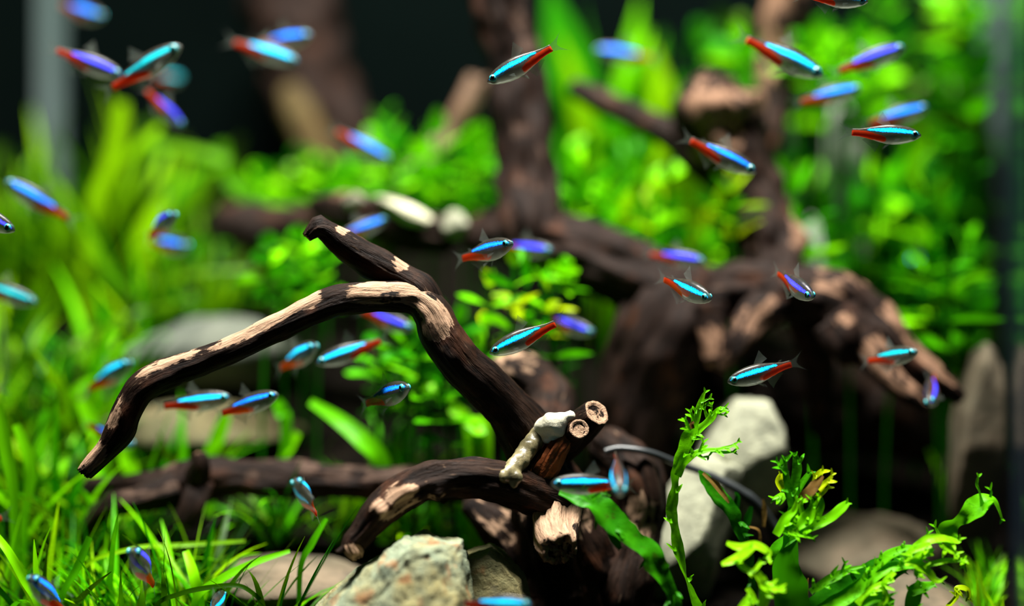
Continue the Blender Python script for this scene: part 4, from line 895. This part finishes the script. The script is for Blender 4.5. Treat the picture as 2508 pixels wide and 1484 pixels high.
fern('large leaning fern with curled leaf tip over the brown stone', (1960, 1560, .49), [
 ('fernd', [
  [(1960, 1560, .49, 30), (2010, 1490, .488, 36), (2080, 1445, .487, 34), (2140, 1400, .486, 28), (2200, 1375, .486, 22), (2250, 1350, .486, 10)],
  [(2130, 1440, .487, 20), (2180, 1410, .486, 18), (2235, 1370, .486, 10)]], .25),
 ('fern', [
  [(2010, 1500, .483, 20), (2090, 1450, .483, 20), (2170, 1395, .483, 14), (2240, 1385, .483, 8)],
  [(1985, 1450, .484, 8), (2040, 1415, .484, 12), (2085, 1395, .484, 7), (2120, 1385, .484, 2)], [(2060, 1410, .484, 6), (2066, 1390, .484, 5), (2070, 1376, .484, 2)],
  [(2140, 1395, .484, 8), (2175, 1360, .484, 12), (2215, 1345, .484, 10), (2245, 1338, .484, 4)],
  [(2090, 1500, .482, 20), (2140, 1470, .482, 24), (2190, 1480, .482, 14)], [(2230, 1450, .484, 14), (2255, 1440, .484, 16), (2290, 1430, .484, 6)],
  [(2225, 1500, .484, 12), (2240, 1460, .484, 18), (2258, 1425, .484, 12)],
  [(2312, 1325, .488, 26, 0), (2322, 1300, .488, 28, 15), (2342, 1280, .488, 14, 55), (2368, 1262, .487, 20, 20), (2392, 1242, .487, 28, -10), (2412, 1226, .487, 24, -20), (2432, 1224, .487, 18, -30), (2446, 1248, .487, 6, -20), (2456, 1278, .487, 2, 0)],
  [(2405, 1240, .486, 8, 20), (2398, 1205, .486, 6, 40), (2392, 1185, .486, 4, 10), (2398, 1160, .486, 1.2, 0)],
  [(2425, 1218, .486, 4), (2428, 1205, .486, 3), (2424, 1196, .486, 1)], [(2300, 1310, .487, 5), (2294, 1298, .487, 4), (2288, 1286, .487, 1.2)], [(2262, 1325, .486, 5), (2270, 1312, .486, 4), (2274, 1303, .486, 2)]], .28),
 ('fernb', [
  [(2240, 1340, .483, 10), (2270, 1322, .482, 13), (2310, 1318, .482, 12), (2345, 1326, .482, 8), (2352, 1318, .482, 2)],
  [(2240, 1365, .482, 14), (2260, 1350, .481, 18), (2285, 1352, .481, 10)], [(2310, 1330, .481, 10), (2325, 1345, .481, 11), (2350, 1358, .481, 3)],
  [(2215, 1378, .480, 10), (2245, 1380, .480, 16), (2270, 1400, .480, 11), (2290, 1420, .480, 8), (2310, 1422, .480, 3)],
  [(2270, 1385, .481, 6), (2310, 1375, .481, 7), (2345, 1372, .481, 6), (2366, 1368, .481, 3)], [(2362, 1370, .481, 4), (2363, 1380, .481, 3), (2360, 1388, .481, 1.5)],
  [(2190, 1400, .480, 8), (2165, 1430, .480, 7), (2170, 1462, .480, 8), (2158, 1482, .480, 5)], [(2100, 1480, .481, 10), (2140, 1440, .481, 8), (2190, 1420, .481, 4)],
  [(2250, 1385, .480, 8), (2245, 1405, .480, 7), (2248, 1412, .480, 2)], [(2280, 1335, .480, 8), (2240, 1345, .480, 9), (2215, 1362, .480, 3)]], .35),
 ('yellow', [[(2320, 1486, .49, 6), (2342, 1462, .49, 6), (2345, 1440, .49, 8), (2370, 1445, .49, 5), (2372, 1470, .49, 4)]], .6)])
ribbons('dead_leaf', [[(1968, 1470, .495, 8), (1972, 1445, .495, 7), (1980, 1415, .495, 1.5)]], 'fernbrown', None, .3, 5)
props(bpy.data.objects['dead_leaf'], 'brown dead leaf sticking up between two ferns', 'leaf')

# --- the rest of the plants fill the room that is left
R0 = random.Random(2024)
# --- leafy stem plants: (x range, y range, distance range, count, leafy height, leaf length, leaf width, colours, label, group)
CL = [
 ((1390, 1560), (330, 560), (.63, .68), 10, 200, 120, 44, ('mid', 'lime', 'mid'), 'bright leafy stem plant right of the upright trunk', 'leafy plants right of the upright trunk'),
 ((1540, 1800), (430, 600), (.625, .66), 11, 190, 120, 42, ('mid', 'lime', 'deep', 'yellow'), 'bright leafy stem plant above the diagonal limb', 'leafy plants above the diagonal limb'),
 ((1850, 2030), (90, 175), (.645, .68), 8, 130, 82, 38, ('mid', 'lime', 'lime'), 'bright leafy stem plant behind the knobbly limb top', 'leafy plants behind the knobbly limb'),
 ((1930, 2330), (340, 640), (.64, .72), 28, 240, 150, 48, ('mid', 'lime', 'deep', 'deep'), 'green leafy stem plant in the thicket behind the clawed roots', 'thicket behind the clawed roots'),
 ((2180, 2430), (600, 800), (.62, .66), 9, 220, 145, 44, ('mid', 'lime', 'deep'), 'green leafy stem plant beside the clawed root tips', 'leafy plants beside the root tips'),
 ((2010, 2120), (-20, 120), (.69, .73), 5, 220, 110, 50, ('lime', 'lime', 'mid'), 'lime green leafy plant reaching above the swimming fish', 'tall lime plants at the back right'),
 ((2200, 2500), (-30, 60), (.72, .76), 6, 120, 120, 44, ('lime', 'mid', 'olive'), 'green leafy plant top hanging near the back right corner', 'plant tops near the back right corner'),
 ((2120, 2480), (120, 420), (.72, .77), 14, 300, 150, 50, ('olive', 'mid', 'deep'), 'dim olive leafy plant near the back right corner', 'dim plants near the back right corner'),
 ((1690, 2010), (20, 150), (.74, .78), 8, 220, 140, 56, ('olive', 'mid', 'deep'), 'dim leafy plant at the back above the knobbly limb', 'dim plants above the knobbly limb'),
 ((930, 1210), (300, 450), (.665, .72), 15, 190, 100, 46, ('mid', 'lime', 'lime'), 'bright bushy plant left of the upright trunk', 'bushy plants left of the upright trunk'),
 ((620, 900), (390, 470), (.70, .78), 13, 150, 95, 44, ('mid', 'lime', 'deep'), 'leafy green plant in front of the far dark trunk', 'plants before the far dark trunk'),
 ((640, 800), (590, 670), (.60, .65), 8, 140, 72, 44, ('mid', 'lime', 'mid'), 'small round-leaved plant left of the forked branch tip', 'round-leaved plants by the forked branch'),
 ((400, 640), (610, 690), (.64, .70), 8, 100, 70, 40, ('mid', 'deep', 'olive'), 'low green leafy plant above the flat grey stone', 'low plants above the flat grey stone'),
 ((930, 1030), (800, 900), (.565, .60), 5, 150, 85, 36, ('mid', 'lime', 'deep'), 'fresh green leafy plant seen under the arch', 'plants under the arch'),
 ((1000, 1150), (760, 1010), (.56, .60), 8, 190, 95, 34, ('mid', 'deep', 'lime'), 'green leafy plant tucked against the rising branch', 'plants behind the rising branch'),
 ((1210, 1380), (650, 720), (.545, .575), 5, 170, 95, 32, ('lime', 'mid', 'yellow'), 'lime plant with a few yellow leaves beneath the diagonal limb', 'lime plants beneath the diagonal limb'),
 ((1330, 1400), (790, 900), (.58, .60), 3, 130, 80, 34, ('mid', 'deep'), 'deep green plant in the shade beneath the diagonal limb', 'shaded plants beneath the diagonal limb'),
]
sd = 1
for xr, yr, dr, n, hp, lp, wp, mats, lab, grp in CL:
    for k in range(n):
        sd += 1; x_ = R0.uniform(*xr)
        if 'thicket' in grp: lab = 'green leafy stem plant in the thicket ' + ('beside the knobbly limb' if x_ < 2060 else 'above the clawed roots' if x_ < 2200 else 'above the root tips'); grp = 'thicket' + lab[38:]
        stem_plant(x_, R0.uniform(*yr), R0.uniform(*dr), hp * R0.uniform(.75, 1.15), lp * R0.uniform(.8, 1.15), wp * R0.uniform(.85, 1.2), mats, lab, grp, sd)
# a few distinct ones
stem_plant(1805, 440, .615, 150, 80, 22, ('yellow', 'lime'), 'yellow green narrow-leaved plant below a blue fish on the knobbly limb', None, 501, per=3)
stem_plant(1610, 610, .60, 40, 45, 26, ('yellow', 'yellow'), 'tiny yellow sprig at a fish tail on the diagonal limb', None, 502, 3)
stem_plant(1340, 655, .555, 60, 60, 30, ('lime', 'lime'), 'tight lime green shoot tip below the diagonal limb', None, 503, 4, 3)
# --- broad sword leaves at the back
def sword(x, y, d, leaves, label, mats, seed, grp=None, name='sword_plant'):
    rnd = random.Random(seed); b = at(x, y, d); b.z = ground(b.x, b.y); pl = empty(name, b, label, 'plant', grp); s = d / F
    for az, el, L_, W_ in leaves:
        leaf_obj(pl, 'leaf', 'oval', rnd.choice(mats), rnd, Vector((0, 0, 0)), math.radians(az), math.radians(el), L_ * s, W_ * s, rnd.uniform(-.3, .3))
    return pl
sword(1500, 500, .80, [(100, 84, 860, 170), (60, 76, 860, 160), (150, 74, 820, 180), (20, 70, 800, 150), (180, 68, 730, 150), (250, 78, 780, 150), (300, 74, 630, 150), (340, 78, 860, 140), (200, 86, 900, 150), (170, 80, 960, 190), (130, 78, 1000, 190), (30, 80, 950, 170), (80, 82, 1000, 160)], 'broad-leaved sword plant at the back behind the thin branch', ('mid', 'grass', 'mid', 'lime'), 3)
sword(1680, 420, .80, [(100, 85, 820, 130), (20, 76, 830, 130), (300, 80, 800, 120), (170, 76, 830, 140)], 'smaller broad-leaved plant at the back near the knobbly limb', ('grass', 'mid'), 4)
for k in range(12):
    tuft(R0.uniform(2150, 2440), 700, R0.uniform(.71, .76), 6, 700, 46, ('olive', 'olive', 'deep'), 'tall dim strap-leaved plant at the back right', 'strap plants at the back right', 700 + k, .25, 'strap_plant')  # only dark leaf tones, standing in for weak light at the back right
# --- grass
for k in range(36):
    d = R0.uniform(.66, .86); x_ = R0.uniform(-130, 560); lab = ('before the corner seam', 'around the tall wide-bladed grass', 'before the black stump')[(x_ > 180) + (x_ > 400)]
    tuft(x_, 0, d, 8, R0.uniform(330, 460), 38, ('grass', 'grass', 'olive', 'grass', 'deep'), 'tall grass tuft in the back meadow ' + lab, 'back meadow ' + lab, 100 + k, .65)
for k in range(40):
    d = R0.uniform(.565, .66); x_ = R0.uniform(-110, 420); lab = 'beside the small sunken stone' if x_ < 210 else 'before the flat grey stone' if d > .61 else 'before the olive slab'
    tuft(x_, 0, d, 7, R0.uniform(260, 420), 28, ('grass', 'grass', 'mid', 'lime', 'olive', 'deep'), 'green grass tuft ' + lab, 'grass ' + lab, 200 + k, .75, kind=R0.choice(('blade', 'strap')))
for k in range(56):
    d = R0.uniform(.506, .56); x_ = R0.uniform(-80, 700)
    lab = ('beside the straight bright blades', 'below the arching branch tip', 'below the forked end of the fallen log', 'beside the crossing wide blades', 'before the flat brown slab')[sum(x_ > q for q in (150, 300, 450, 590))]
    tuft(x_, 0, d, 8, R0.uniform(240, 380), R0.choice((8, 12, 17, 22)), ('grass', 'lime', 'mid', 'olive', 'deep'), 'fine grass tuft in the lawn ' + lab, 'lawn grass ' + lab, 300 + k, .85, kind=R0.choice(('blade', 'blade', 'strap')))
for k in range(7):
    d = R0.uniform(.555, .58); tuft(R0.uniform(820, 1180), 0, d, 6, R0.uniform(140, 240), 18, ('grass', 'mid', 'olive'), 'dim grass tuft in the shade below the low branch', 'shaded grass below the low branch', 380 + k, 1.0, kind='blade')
for k in range(10):
    d = R0.uniform(.57, .60); tuft(R0.uniform(820, 1160), 0, d, 6, R0.uniform(150, 230), 26, ('mid', 'lime', 'grass'), 'broad green grass tuft behind the fallen log', 'grass behind the fallen log', 400 + k, .9)
for k in range(7):
    tuft(R0.uniform(2380, 2450), 0, R0.uniform(.52, .56), 8, 150, 15, ('lime', 'grass'), 'fine bright grass tuft by the side pane', 'grass by the side pane', 450 + k, .5)
tuft(2365, 1200, .62, 5, 330, 30, ('lime', 'mid'), 'upright bright grass tuft right of the clawed roots', None, 470, .2)
